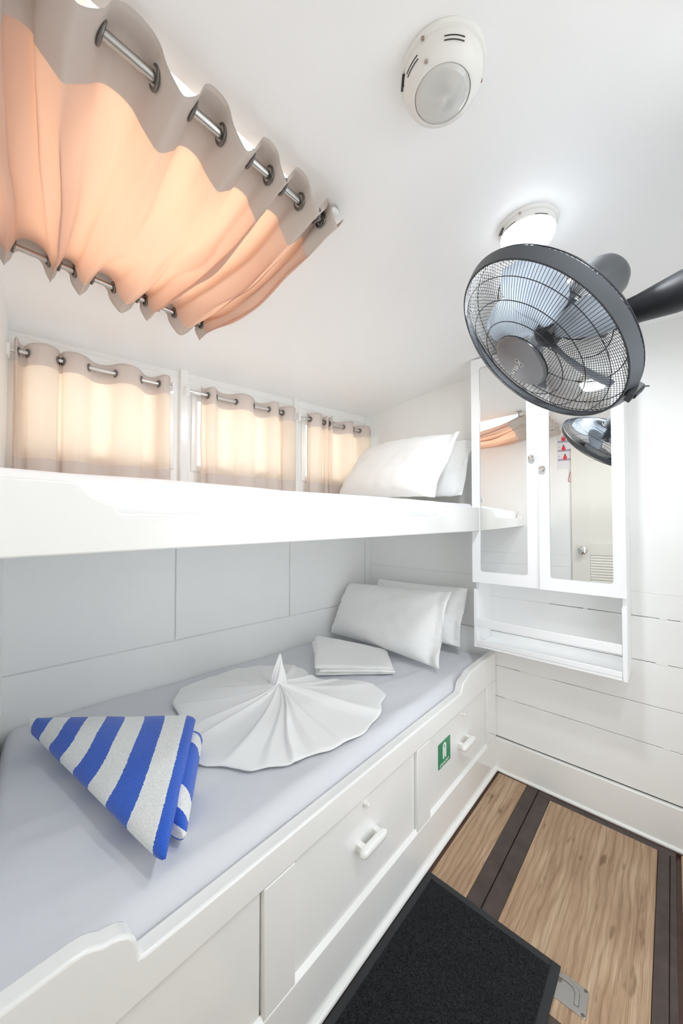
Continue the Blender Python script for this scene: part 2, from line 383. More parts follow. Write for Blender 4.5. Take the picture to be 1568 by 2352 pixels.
# ---------------------------------------------------------------- ceiling with a roof light opening
SKX0, SKX1, SKY0, SKY1 = 0.13, 0.62, 0.68, 1.18
cb = MB()
ysn = sorted(set([round(-0.5+0.05*i, 4) for i in range(50)]+[SKY0, SKY1])); ysn = [y for y in ysn if y <= 1.96 and abs(y-0.7) > 0.001 and abs(y-1.2) > 0.001]
xsn = [-0.35, SKX0, SKX1, 2.2]; CH = 0.12
for i in range(3):
    for j in range(len(ysn)-1):
        y0, y1 = ysn[j], ysn[j+1]
        if i == 1 and y0 >= SKY0-1e-6 and y1 <= SKY1+1e-6: continue
        x0, x1 = xsn[i], xsn[i+1]; z0, z1 = ceil_z(y0), ceil_z(y1)
        cb.add([(x0, y0, z0), (x1, y0, z0), (x1, y1, z1), (x0, y1, z1)], [(0, 3, 2, 1)])
        cb.add([(x0, y0, z0+CH), (x1, y0, z0+CH), (x1, y1, z1+CH), (x0, y1, z1+CH)], [(0, 1, 2, 3)])
def cside(xa, ya_, xb_, yb_):
    n = 12 if abs(ya_-yb_) > 0.01 else 1
    if n > 1:
        seg = [y for y in ysn if min(ya_, yb_)-1e-6 <= y <= max(ya_, yb_)+1e-6]
        for k in range(len(seg)-1):
            cb.add([(xa, seg[k], ceil_z(seg[k])), (xa, seg[k+1], ceil_z(seg[k+1])), (xa, seg[k+1], ceil_z(seg[k+1])+CH), (xa, seg[k], ceil_z(seg[k])+CH)], [(0, 1, 2, 3)])
    else:
        cb.add([(xa, ya_, ceil_z(ya_)), (xb_, ya_, ceil_z(ya_)), (xb_, ya_, ceil_z(ya_)+CH), (xa, ya_, ceil_z(ya_)+CH)], [(0, 1, 2, 3)])
for q in ((SKX0, SKY0, SKX0, SKY1), (SKX1, SKY0, SKX1, SKY1), (SKX0, SKY0, SKX1, SKY0), (SKX0, SKY1, SKX1, SKY1)): cside(*q)
for x in (xsn[0], xsn[-1]): cside(x, ysn[0], x, ysn[-1])
for y in (ysn[0], ysn[-1]):
    for i in range(3): cside(xsn[i], y, xsn[i+1], y)
co = cb.build('ceiling', CEIL, weld=0.0002)
co.data.polygons.foreach_set('use_smooth', [True]*len(co.data.polygons)); co.data.set_sharp_from_angle(angle=math.radians(30))
tag(co, kind='structure')
w4 = MB()
for a in ((SKX0-0.0, SKX0+0.02, SKY0, SKY1), (SKX1-0.02, SKX1, SKY0, SKY1), (SKX0+0.02, SKX1-0.02, SKY0, SKY0+0.02), (SKX0+0.02, SKX1-0.02, SKY1-0.02, SKY1)):
    w4.box(a[0], a[1], a[2], a[3], 2.225, 2.265)
w4o = w4.build('window_4', GLOSS); tag(w4o, kind='structure')
MB().box(SKX0+0.015, SKX1-0.015, SKY0+0.015, SKY1-0.015, 2.243, 2.247).build('pane', PANE, w4o)
area('skylight_daylight', ((SKX0+SKX1)/2, (SKY0+SKY1)/2, 2.34), ((SKX0+SKX1)/2, (SKY0+SKY1)/2, 0), 0.46, 0.44, SKY_W, (1, 0.98, 0.95))

# ---------------------------------------------------------------- far wall (boarded)
fwall = MB().box(XW+0.010, XW+0.09, -0.5, 1.95, -0.05, 2.33).build('wall_far', GAP); tag(fwall, kind='structure')
def plank_far(y0, y1, z0, z1, m=WALL, th=0.011, nm='board', seedk=0):
    n = 34; g = MB()
    def ed(y, z, k): return z+0.0012*noise.noise(Vector((y*9, z*31, k)))
    top = [(lerp(y0, y1, i/n), ed(lerp(y0, y1, i/n), z1, 1)) for i in range(n+1)]
    bot = [(lerp(y1, y0, i/n), ed(lerp(y1, y0, i/n), z0, 2)) for i in range(n+1)]
    poly = top+bot
    g.prism(poly, lambda p: V3(XW, p[0], p[1]), lambda p: V3(XW+th, p[0], p[1]))
    return g.build(nm, m, fwall, bevel=0.0015, seg=2)
zs = [0.178, 0.391, 0.556, 0.740, 0.930, 1.036, 2.25]
for i in range(len(zs)-1):
    plank_far(-0.42, 1.66, zs[i]+0.0013, zs[i+1]-0.0013, nm='board')
def caulk(y0, y1, z):
    n = max(3, int((y1-y0)*40))
    MB().tube([V3(XW+0.0012, lerp(y0, y1, i/n), z+0.0008*noise.noise(Vector((i*0.4, z*9, 0)))) for i in range(n+1)], 0.0026, 6).build('caulk_line', CAULK, fwall, smooth=True)
for a in ((-0.42, 1.66, 1.036), (0.46, 1.6, 0.930), (0.30, 0.315, 0.93), (-0.42, -0.02, 0.930), (0.02, 0.045, 0.93), (0.02, 0.06, 0.740), (0.45, 0.60, 0.556), (0.63, 0.675, 0.391), (0.02, 0.04, 0.391)): caulk(*a)
bb = MB().box(XW-0.012, XW+0.012, -0.42, 0.735, 0.0005, 0.172).build('baseboard_far', GLOSS, bevel=0.004, seg=3); tag(bb, kind='structure')
bq = MB().tube([V3(XW-0.013, -0.42, 0.006), V3(XW-0.013, 0.722, 0.006)], 0.0085, 10).build('quarter_round', GLOSS, bb, smooth=True)

# ---------------------------------------------------------------- side (hull) wall with three windows
WZ0, WZ1 = 1.60, 1.935
WIN = [(xs(0.20), xs(0.70)), (xs(0.815), xs(1.33)), (xs(1.462), xs(1.96))]
hw = MB(); prev = -0.35
for a, b in WIN:
    hw.box(prev, a, -0.10, 0.0, WZ0, WZ1, HM); prev = b
hw.box(prev, 2.25, -0.10, 0, WZ0, WZ1, HM)
hw.box(-0.35, 2.25, -0.10, 0, WZ1, 2.32, HM); hw.box(-0.35, 2.25, -0.10, 0, 1.22, WZ0, HM); hw.box(-0.35, 2.25, -0.10, -0.008, -0.05, 1.22, HM)
wl = hw.build('wall_left', WALL); tag(wl, kind='structure')
def hpanel(s0, s1, z0, z1, d=0.0):
    MB().box(s0, s1, -0.0085, d, z0, z1, HM).build('panel', WALL, wl, bevel=0.004, seg=3)
for s0, s1 in ((-0.2, xs(0.10)), (xs(0.10), xs(0.735)), (xs(0.735), xs(1.370)), (xs(1.370), xs(2.0))): hpanel(s0+0.002, s1-0.002, 0.789, 1.40)
hpanel(xs(2.0)+0.002, 2.12, 0.789, 1.40)
hpanel(-0.2, 2.12, 0.0, 0.785, 0.0)
for k, (a, b) in enumerate(WIN):
    f = MB()
    for q in ((a-0.018, a+0.012, WZ0-0.018, WZ1+0.018), (b-0.012, b+0.018, WZ0-0.018, WZ1+0.018), (a+0.012, b-0.012, WZ1-0.012, WZ1+0.018), (a+0.012, b-0.012, WZ0-0.018, WZ0+0.012)):
        f.box(q[0], q[1], -0.06, 0.010, q[2], q[3], HM)
    wo = f.build('window_%d' % (k+1), GLOSS, bevel=0.003); tag(wo, kind='structure')
    MB().box(a+0.01, b-0.01, -0.052, -0.047, WZ0+0.01, WZ1-0.01, HM).build('pane', PANE, wo)
    c = HP((a+b)/2, -0.13, (WZ0+WZ1)/2)
    area('window_daylight', c, HP((a+b)/2, 1, (WZ0+WZ1)/2), b-a, WZ1-WZ0, WIN_W, (0.86, 0.93, 1.0))
for k, (s0, s1, d) in enumerate(((xs(0.742), xs(0.778), 0.026), (xs(1.385), xs(1.415), 0.022), (xs(2.0), xs(2.06), 0.012), (xs(0.09), xs(0.135), 0.018))):
    t = MB().box(s0, s1, 0.0, d, 1.402, 2.10, HM).build('trim_%d' % (k+1), GLOSS, bevel=0.003); tag(t, kind='structure')
t = MB().box(-0.2, 2.12, 0.0, 0.003, 2.022, 2.032, HM).build('trim_5', GLOSS, bevel=0.001); tag(t, kind='structure')

# ---------------------------------------------------------------- near wall with door, right wall with an added fill opening
nw = MB().box(-0.45, 2.0, -0.12, 0.0, -0.05, 2.3, BM_).build('wall_near', WALL); tag(nw, kind='structure')
for z0, z1 in ((0.0, 0.93), (0.933, 1.036), (1.039, 2.25)):
    MB().box(0.588, 1.84, -0.001, 0.005, z0, z1, BM_).build('panel', WALL, nw, bevel=0.0015)
rw = MB()
DX0, DX1, DZ = 0.70, 1.50, 1.68  # opening added in the unseen right wall to let fill light in
rw.box(-0.3, DX0, -0.42, -0.32, -0.05, 2.33).box(DX1, 2.2, -0.42, -0.32, -0.05, 2.33).box(DX0, DX1, -0.42, -0.32, DZ, 2.33)
rw = rw.build('wall_right', WALL); tag(rw, kind='structure')
d2 = MB()
for q in ((DX0, DX0+0.03, 0.0, DZ), (DX1-0.03, DX1, 0.0, DZ), (DX0+0.03, DX1-0.03, DZ-0.03, DZ)): d2.box(q[0], q[1], -0.425, -0.305, q[2], q[3])
d2 = d2.build('added_doorway', GLOSS, bevel=0.003); tag(d2, kind='structure')  # frame of the added opening, out of view
area('added_doorway_fill', ((DX0+DX1)/2, -0.43, 0.85), ((DX0+DX1)/2, 1.0, 0.80), DX1-DX0-0.08, 1.50, DOOR_FILL_W, (1.0, 0.985, 0.96))  # added fill lamp behind the opening, brightens the bunks and drawers
dr = MB(); DT = 0.569
PX = 0.438    # stile/panel edge along the wall
dr.box(DT-0.70, DT, -0.001, 0.010, 0.01, 1.98, BM_)
door = dr.build('door_1', CREAM, bevel=0.002); tag(door, kind='structure')
def dbox(t0, t1, z0, z1, d1, nm='frame_rail', m=CREAM): return MB().box(t0, t1, 0.0095, d1, z0, z1, BM_).build(nm, m, door, bevel=0.002)
dbox(PX, DT, 0.01, 1.98, 0.020, 'stile'); dbox(DT-0.70, DT-0.595, 0.01, 1.98, 0.020, 'stile')
for z0, z1 in ((0.01, 0.20), (1.045, 1.148), (1.86, 1.98)): dbox(DT-0.595, PX, z0, z1, 0.020, 'rail')
for k in range(36):
    z = 1.032-0.0232*k
    if z < 0.21: break
    MB().add([BP(t, d, z+dz) for t in (DT-0.595, PX-0.004) for d, dz in ((0.009, 0.010), (0.0095, 0.013), (0.0185, -0.006), (0.017, -0.009))],
             [(0, 1, 2, 3), (7, 6, 5, 4), (0, 4, 5, 1), (1, 5, 6, 2), (2, 6, 7, 3), (3, 7, 4, 0)]).build('slat', CREAM, door)
KM = Matrix.Translation(BP(0.492, 0.020, 1.083)) @ BN.to_track_quat('Z', 'Y').to_matrix().to_4x4()
kb = MB().lathe([(0.034, 0), (0.034, 0.003), (0.026, 0.008), (0.012, 0.012), (0.011, 0.03), (0.022, 0.036), (0.028, 0.048), (0.026, 0.058), (0.018, 0.063), (0, 0.064)], 32, KM).build('door_knob', CHROME, door, smooth=True)
fr_ = MB().box(DT+0.0005, DT+0.0025, 0.0, 0.004, 0.0, 1.76, BM_).build('trim_6', WALL, bevel=0.002); tag(fr_, kind='structure')
# notice on the near wall, seen in the mirror
po = MB().box(0.563, 0.672, 0.0052, 0.0066, 1.80, 2.102, BM_).build('safety_notice', PAPER); tag(po, 'white picture notice with three red life-jacket pictures beside the cream door', 'notice')
def flat(t0, t1, z0, z1, d, m, nm): return MB().box(t0, t1, d-0.0007, d, z0, z1, BM_).build(nm, m, po)
def disc(t, z, rt_, rz, d, m, nm, n=18):
    return MB().prism([(t+rt_*math.cos(2*PI*k/n), z+rz*math.sin(2*PI*k/n)) for k in range(n)], lambda p: BP(p[0], d-0.0007, p[1]), lambda p: BP(p[0], d, p[1])).build(nm, m, po)
for k, zc in enumerate((2.070, 1.990, 1.908)):
    flat(0.570, 0.666, zc-0.033, zc-0.014, 0.0072, LILAC, 'picture_band')
    if k == 0:
        disc(0.622, zc+0.004, 0.019, 0.022, 0.0077, REDL, 'picture_figure'); disc(0.622, zc-0.004, 0.015, 0.017, 0.0082, REDP, 'picture_jacket')
    else:
        tt = 0.622 if k == 1 else 0.611
        disc(tt, zc+0.018, 0.007, 0.009, 0.0077, SKIN, 'picture_head'); disc(tt, zc-0.007, 0.015, 0.021, 0.0082, REDP, 'picture_jacket')
        flat(0.650, 0.660, zc+0.004, zc+0.012, 0.0072, LILAC, 'picture_mark')
hg = MB().tube([BP(0.573, 0.009, 1.775), BP(0.589, 0.009, 1.700), BP(0.590, 0.009, 1.693), BP(0.585, 0.009, 1.689), BP(0.572, 0.009, 1.687)], 0.0022, 8).build('red_wire_hook', REDM, smooth=True)
tag(hg, 'thin red bent wire hook on the near wall beside the cream door', 'hook')

# ---------------------------------------------------------------- lower bunk
YB0, YB1 = 0.72, 0.758
lb = empty('lower_bunk', (1.0, 0.74, 0)); tag(lb, 'white painted lower bunk base with recessed drawers and scalloped front board', 'bunk bed')
P = []
prof = [(-0.02, 0.640), (0.15, 0.643), (0.170, 0.641), (0.184, 0.635), (0.195, 0.628), (0.207, 0.626), (0.220, 0.622), (0.234, 0.613), (0.244, 0.600), (0.249, 0.585), (0.2505, 0.570), (0.253, 0.560), (0.262, 0.557),
        (1.585, 0.557), (1.600, 0.559), (1.610, 0.567), (1.617, 0.580), (1.626, 0.592), (1.642, 0.600), (1.665, 0.604), (1.685, 0.612), (1.705, 0.620), (1.75, 0.624), (2.040, 0.628), (2.040, 0.477), (-0.02, 0.477)]
fb = MB().prism(prof, lambda p: V3(p[0], YB0, p[1]), lambda p: V3(p[0], YB1, p[1])).build('front_board', GLOSS, bevel=0.006, seg=3); P.append(fb)
OP = [(0.0, 0.523), (0.619, 1.217), (1.315, 1.915)]
pv = -0.02
for a, b in OP:
    if a > pv+0.03: P.append(MB().box(pv, a, YB0+0.001, YB1, 0.174, 0.476).build('stile', GLOSS, bevel=0.0025))
    pv = b
P.append(MB().box(pv, 2.040, YB0+0.001, YB1, 0.174, 0.476).build('stile', GLOSS, bevel=0.0025))
P.append(MB().box(-0.02, 2.040, YB0+0.001, YB1, 0.0, 0.173).build('bottom_rail', GLOSS, bevel=0.003))
P.append(MB().tube([V3(-0.02, YB0-0.001, 0.011), V3(2.038, YB0-0.001, 0.011)], 0.012, 12).build('quarter_round', GLOSS, smooth=True))
P.append(MB().box(-0.02, 2.04, YB1, 1.6, 0.0, 0.440).build('base_box', GLOSS))
for k, (a, b) in enumerate(OP):
    d = MB().box(a+0.003, b-0.003, YB0+0.013, YB1-0.004, 0.177, 0.4745).build('drawer', GLOSS, bevel=0.003)
    # sloped moulding along the bottom of the recess
    P.append(MB().prism([(YB0+0.0015, 0.1735), (YB0+0.0125, 0.1735), (YB0+0.0125, 0.184)], lambda p: V3(a, p[0], p[1]), lambda p: V3(b, p[0], p[1])).build('moulding', GLOSS))
    under(lb, d); hc = (0.27, 0.926, 1.642)[k]; hz = (0.33, 0.335, 0.322)[k]
    if k == 0: hc = 0.20
    hd = MB(); L_ = 0.066; n = 20
    prf = [(hc-L_, 0.0), (hc-L_+0.004, 0.6), (hc-L_+0.016, 0.95), (hc-L_+0.03, 1.0), (hc+L_-0.03, 1.0), (hc+L_-0.016, 0.95), (hc+L_-0.004, 0.6), (hc+L_, 0.0)]
    V = []; Fs = []
    for i, (x, s) in enumerate(prf):
        for q in range(12):
            an = 2*PI*q/12; cu_, su_ = math.cos(an), math.sin(an)
            V.append((x, YB0-0.016+0.013*max(s, 0.05)*math.copysign(abs(cu_)**0.7, cu_), hz+0.0145*max(s, 0.05)*math.copysign(abs(su_)**0.7, su_)))
    for i in range(len(prf)-1):
        for q in range(12): Fs.append((i*12+q, i*12+(q+1) % 12, (i+1)*12+(q+1) % 12, (i+1)*12+q))
    Fs += [tuple(range(11, -1, -1)), tuple((len(prf)-1)*12+q for q in range(12))]
    hd.add(V, Fs); hd.box(hc-0.05, hc-0.03, YB0-0.01, YB0+0.014, hz-0.010, hz+0.010); hd.box(hc+0.03, hc+0.05, YB0-0.01, YB0+0.014, hz-0.010, hz+0.010)
    ho = hd.build('handle', GLOSS, smooth=True, ang=60); ho.parent = d
    kx = hc-0.012; kz = 0.451
    ko = MB().lathe([(0.0085, 0), (0.009, 0.004), (0.006, 0.009), (0.0085, 0.014), (0.0075, 0.018), (0, 0.020)], 16, Matrix.Translation((kx, YB0+0.014, kz)) @ Matrix.Rotation(PI/2, 4, 'X')).build('turn_knob', GLOSS, smooth=True); ko.parent = d
under(lb, *P)
# sticker
st = empty('life_jacket_sticker', (1.455, 0.7315, 0.357)); tag(st, 'green rectangular sticker with a white vest pictogram on the far drawer', 'sticker')
sy = YB0+0.0125
S_ = [MB().prism(rr(1.402, 1.512, 0.305, 0.408, 0.004), lambda p: V3(p[0], sy, p[1]), lambda p: V3(p[0], sy-0.0008, p[1])).build('backing', GREEN)]
v1 = [(1.443, 0.334), (1.448, 0.331), (1.453, 0.334), (1.4565, 0.345), (1.4565, 0.372), (1.4525, 0.384), (1.4575, 0.391), (1.4625, 0.384), (1.4585, 0.372), (1.4585, 0.345), (1.462, 0.334), (1.467, 0.331), (1.472, 0.334), (1.474, 0.350), (1.474, 0.382), (1.469, 0.394), (1.4575, 0.399), (1.446, 0.394), (1.441, 0.382), (1.441, 0.350)]
S_.append(MB().prism(v1, lambda p: V3(p[0], sy-0.0007, p[1]), lambda p: V3(p[0], sy-0.0012, p[1])).build('vest_pictogram', STW))
TM = Matrix.Translation((1.457, sy-0.0009, 0.3155)) @ Matrix.Rotation(PI/2, 4, 'X')
S_.append(text_obj('lettering', 'LIFE JACKET', 0.0158, STW, TM, None, 0.0003, 0.0002))
under(st, *S_)

# mattress, lower
def mattress(name, x0, x1, y0, y1fn, ztop, zbot, r, material, seed, amp=0.003, droop=0.03, sag=None):
    g = MB()
    # closed cross-section around the mattress, swept along x
    def sec(t, x):
        yb = y1fn(x); L = yb-y0
        # t 0..1 : front-bottom -> front top (rounded) -> back top -> back bottom -> bottom
        if t < 0.12: return y0, lerp(zbot, ztop-r-droop, t/0.12)
        if t < 0.30:
            a = (t-0.12)/0.18*PI/2; return y0+r*1.6*(1-math.cos(a)), ztop-droop*(1-math.sin(a))-r*(1-math.sin(a))
        if t < 0.78:
            k = (t-0.30)/0.48; return lerp(y0+r*1.6, yb-0.02, k), ztop
        if t < 0.85: k = (t-0.78)/0.07; a = k*PI/2; return yb-0.02+0.02*math.sin(a), ztop-0.02+0.02*math.cos(a)
        if t < 0.92: return yb, lerp(ztop-0.02, zbot, (t-0.85)/0.07)
        return lerp(yb, y0, (t-0.92)/0.08), zbot
    def fn(u, t):
        y, z = sec(t, lerp(x0, x1, u)); x = lerp(back_x(y)+0.012, x1, u)
        ed = min(u, 1-u)*(x1-x0); y, z = sec(t, x)
        if z > zbot+0.02:
            z += amp*noise.noise(Vector((x*2.2, y*9, seed)))+amp*0.55*noise.noise(Vector((x*5, y*26+x*6, seed+3)))
            y += 0.3*amp*noise.noise(Vector((x*4, z*20, seed+7)))
        if ed < 0.03: z = zbot+(z-zbot)*(1-((0.03-ed)/0.03)**2*0.3)
        return V3(x, y, z)
    g.grid(fn, 120, 150, cv=True)
    W = 150
    g.f.append(tuple(range(W))); g.m.append(0); g.f.append(tuple(120*W+k for k in range(W-1, -1, -1))); g.m.append(0)
    return g.build(name, material, smooth=True, ang=60)
def hully(x, d): return 1.783-x*math.tan(AL)-d/math.cos(AL)
m1 = mattress('mattress', back_x(1.2)+0.055, XW-0.004, 0.7595, lambda x: hully(x, 0.004), 0.602, 0.441, 0.03, SHEET, 3, amp=0.005, droop=0.032)
tag(m1, 'mattress in a pale grey fitted sheet on the lower bunk', 'mattress')

# ---------------------------------------------------------------- upper bunk
ub = empty('upper_bunk', (1.0, 0.74, 1.291)); tag(ub, 'white upper bunk shelf with a notched front board fixed across the cabin', 'bunk bed')
prof = [(-0.02, 1.411), (0.142, 1.411), (0.150, 1.408), (0.160, 1.399), (0.170, 1.388), (0.178, 1.382), (0.190, 1.380), (0.200, 1.375), (0.208, 1.366), (0.212, 1.360), (0.225, 1.360),
        (1.40, 1.362), (1.43, 1.368), (1.455, 1.385), (1.475, 1.395), (1.50, 1.405), (1.53, 1.409), (1.842, 1.411), (1.842, 1.291), (-0.02, 1.291)]
U_ = [MB().prism(prof, lambda p: V3(p[0], YB0, p[1]), lambda p: V3(p[0], YB1, p[1])).build('front_board', GLOSS, bevel=0.004, seg=3)]
bp_ = [(-0.02+0.14, YB1), (2.040, YB1), (2.040, hully(2.04, 0.003)), (0.16, hully(0.16, 0.003))]
U_.append(MB().prism(bp_, lambda p: V3(p[0], p[1], 1.296), lambda p: V3(p[0], p[1], 1.322)).build('base_board', WALL))
under(ub, *U_)
m2 = mattress('mattress', back_x(1.2)+0.055, XW-0.004, 0.7610, lambda x: hully(x, 0.032), 1.432, 1.323, 0.022, SHEETW, 11, amp=0.004, droop=0.004)
tag(m2, 'mattress in a white fitted sheet on the upper bunk', 'mattress')

# ---------------------------------------------------------------- pillows
def pillow(name, c00, c10, c11, c01, thick, seed, label, hem=True, back=1.0, pl_=0.03, grp=None):
    """corners: bottom-left, bottom-right, top-right, top-left as seen from the room; right end open with a hem"""
    c00, c10, c11, c01 = [Vector(c) for c in (c00, c10, c11, c01)]
    nrm = ((c10-c00).cross(c01-c00)).normalized()   # towards the camera or away
    if nrm.dot(Vector((-1, -0.6, 0.3))) < 0: nrm = -nrm
    def base(u, v):
        p = c00.lerp(c10, u).lerp(c01.lerp(c11, u), v)
        du, dv = 4*u*(1-u), 4*v*(1-v)
        ctr = (c00+c10+c11+c01)/4
        p = p+(ctr-p)*(pl_*(1.6*(1-dv)*0+ (du*(1-dv)+dv*(1-du))))
        return p
    def off(u, v):
        hu = 0.93 if hem else 1.0
        uu = min(u/hu, 1.0)
        a = max(0., 1-abs(2*uu-1)**3.2); b = max(0., 1-abs(2*v-1)**3.0)
        return thick*(a*b)**0.52
    g = MB(); NU, NV = 64, 44
    def wr(u, v, s):
        e = 0.009*noise.noise(Vector((u*3.2, v*2.6, seed+s)))+0.005*noise.noise(Vector((u*11, v*7, seed+s*2)))
        edge = min(u, 1-u, v, 1-v)
        e += 0.012*math.exp(-edge/0.07)*noise.noise(Vector((u*16, v*16, seed+9*s)))
        if hem and u > 0.93: e += 0.020*math.sin(v*9+seed)*((u-0.93)/0.07)
        return e
    g.grid(lambda u, v: base(u, v)+nrm*(off(u, v)+wr(u, v, 1)*(1 if 0 < u < 1 and 0 < v < 1 else 0.5)+0.0015), NU, NV)
    g.grid(lambda u, v: base(u, v)-nrm*(off(u, v)*back-wr(u, v, 1)*(0.3 if 0 < u < 1 and 0 < v < 1 else 0.5)+0.0015), NU, NV)
    n1 = (NU+1)*(NV+1); W = NV+1
    per = [i*W for i in range(NU+1)]+[NU*W+j for j in range(1, NV+1)]+[i*W+NV for i in range(NU-1, -1, -1)]+[j for j in range(NV-1, 0, -1)]
    for k in range(len(per)):
        a, b = per[k], per[(k+1) % len(per)]; g.f.append((a, b, n1+b, n1+a)); g.m.append(0)
    o = g.build(name, LINEN, smooth=True, ang=180); tag(o, label, 'pillow', grp)
    if hem:
        t = MB(); pts = [base(0.932, v)+nrm*(off(0.932, v)+wr(0.932, v, 1)+0.0022) for v in [0.03+0.94*i/30 for i in range(31)]]
        t.tube(pts, 0.0012, 5); t.build('hem_seam', LINEN, o, smooth=True)
    return o
pillow('pillow', (1.845, 1.50, 0.66), (1.905, 0.865, 0.655), (1.985, 0.845, 0.965), (1.965, 1.45, 0.955), 0.045, 5,
       'white pillow leaning on the boarded wall behind another on the lower bunk', back=0.5)
pillow('pillow', (1.655, 1.600, 0.640), (1.620, 0.835, 0.628), (1.855, 0.885, 0.962), (1.835, 1.600, 0.925), 0.112, 1,
       'front white pillow propped up on the lower bunk beside the folded white blanket', back=0.45, pl_=0.05)
pillow('pillow', (1.80, 1.50, 1.475), (1.845, 0.815, 1.475), (1.985, 0.800, 1.800), (1.975, 1.42, 1.80), 0.05, 21,
       'white pillow standing behind another at the end of the upper bunk', back=0.5)
pillow('pillow', (1.600, 1.480, 1.468), (1.470, 0.780, 1.452), (1.795, 0.800, 1.800), (1.790, 1.405, 1.785), 0.10, 31,
       'front white pillow leaning at the end of the upper bunk', back=0.45, pl_=0.04)

# ---------------------------------------------------------------- folded blanket
def rslab(g, quad, z0, z1, bulge=0.006, seed=0, nu=40, nv=30, mi=0):
    """soft rounded slab over a ground quad; z0/z1 may be functions of (u,v)"""
    q = [Vector((*p, 0)) for p in quad]
    def at(u, v, t):
        e = 0.055
        uu = u; vv = v
        p = q[0].lerp(q[1], uu).lerp(q[3].lerp(q[2], uu), vv)
        a = z0(u, v) if callable(z0) else z0; b = z1(u, v) if callable(z1) else z1
        ed = min(min(u, 1-u)/e, min(v, 1-v)/e, 1.0); k = math.sqrt(max(0, 1-(1-ed)**2))
        mid = (a+b)/2; h = (b-a)/2
        nz = 0.0018*noise.noise(Vector((u*7, v*7, seed)))
        return V3(p.x+bulge*0.5*noise.noise(Vector((u*4, v*4, seed+3))), p.y, mid+(h*k*t)+nz*(1 if t > 0 else 0))
    n0 = len(g.v); g.grid(lambda u, v: at(u, v, 1), nu, nv, mi); g.grid(lambda u, v: at(u, v, -1), nu, nv, mi)
bk = MB()
Q = [(1.195, 1.245), (1.462, 0.985), (1.640, 1.160), (1.440, 1.530)]
zt = lambda u, v: 0.085*(1-u)**0.8*(0.6+0.4*v)+0.030*u
for k in range(3):
    qq = [(p[0]+0.007*math.sin(k*2.4+i), p[1]+0.007*math.cos(k*3+i)) for i, p in enumerate(Q)]
    f0, f1 = k/3, (k+1)/3
    rslab(bk, qq, (lambda f: (lambda u, v: 0.607+f*zt(u, v)*1.0+0.0*u))(f0), (lambda f: (lambda u, v: 0.608+f*zt(u, v)))(f1), seed=k)
bko = bk.build('folded_blanket', LINEN, smooth=True, weld=0.00005, ang=180)
tag(bko, 'white blanket folded flat at the foot of the lower pillow', 'blanket')

# ---------------------------------------------------------------- gathered white towel (rosette)
ro = MB(); KC = Vector((0.915, 1.175)); OUT = [(0.606, 1.376), (0.640, 1.500), (0.699, 1.585), (0.792, 1.600), (0.900, 1.595), (0.997, 1.590), (1.14, 1.50), (1.215, 1.365), (1.165, 1.262), (1.195, 1.190), (1.314, 0.995), (1.265, 0.905), (1.197, 0.868), (1.08, 0.815),
       (0.982, 0.800), (0.87, 0.815), (0.771, 0.846), (0.700, 0.870), (0.645, 0.905), (0.622, 0.925), (0.604, 0.958), (0.545, 1.040), (0.531, 1.110), (0.555, 1.220), (0.585, 1.310)]
pol = sorted([(math.atan2(y-KC.y, x-KC.x), math.hypot(x-KC.x, y-KC.y)) for x, y in OUT])
def rad(a):
    a = (a+PI) % (2*PI)-PI
    P_ = [(pol[-1][0]-2*PI, pol[-1][1])]+pol+[(pol[0][0]+2*PI, pol[0][1])]
    for i in range(len(P_)-1):
        if P_[i][0] <= a <= P_[i+1][0]:
            t = (a-P_[i][0])/(P_[i+1][0]-P_[i][0]+1e-9); return lerp(P_[i][1], P_[i+1][1], t)
    return pol[0][1]
rdg = []; a = -PI
while a < PI-0.12:
    rdg.append((a, rnd.uniform(0.35, 1.0), rnd.uniform(0.5, 2.0))); a += rnd.uniform(0.20, 0.62)
def ridge(a, r):
    h = 0
    for (ra, hh, wd) in rdg:
        aa = ra+0.10*math.sin(3*r+ra*5)*(1-r)
        d = (a-aa+PI) % (2*PI)-PI; ww = 0.085*wd*(0.6+0.7*r)*(1.7 if d > 0 else 0.55); d = abs(d)
        h = max(h, hh*math.exp(-(d/ww)**1.3)*(1.15-0.25*wd))
    return h
def rfn(u, v):
    a = u*2*PI-PI; r = v
    R_ = rad(a)*r*(1+0.012*math.sin(a*17)*r)
    fall = (1-r)
    z = 0.6105+0.080*fall**2.2+ridge(a, r)*(0.085*(r+0.03)**0.7*fall**0.55+0.008*r)
    z += 0.004*noise.noise(Vector((math.cos(a)*r*5, math.sin(a)*r*5, 2)))*(1-r)
    tw = 0.35*fall**3
    return V3(KC.x+R_*math.cos(a+tw), KC.y+R_*math.sin(a+tw), z)
ro.grid(rfn, 420, 46, cu=True)
roo = ro.build('gathered_sheet', LINEN, smooth=True, weld=0.00002, solid=0.003, ang=180)
tag(roo, 'white sheet gathered into a round pleated rosette on the lower bunk', 'bed sheet')
tp = MB()
def tfn(u, v):
    a = u*2*PI; h = v
    r = 0.036*(1-h)**0.65*(1+0.30*math.cos(3*a+1)+0.14*math.cos(7*a))+0.0015
    r *= 0.55+0.45*math.cos(h*1.2)
    return V3(KC.x+0.012+r*math.cos(a+h*1.4)*1.1+0.030*h*h, KC.y+0.012+r*math.sin(a+h*1.4)*0.6+0.03*h*h, 0.655+0.135*h)
tp.grid(tfn, 72, 24, cu=True)
tpo = tp.build('twisted_tip', LINEN, roo, smooth=True, ang=180)

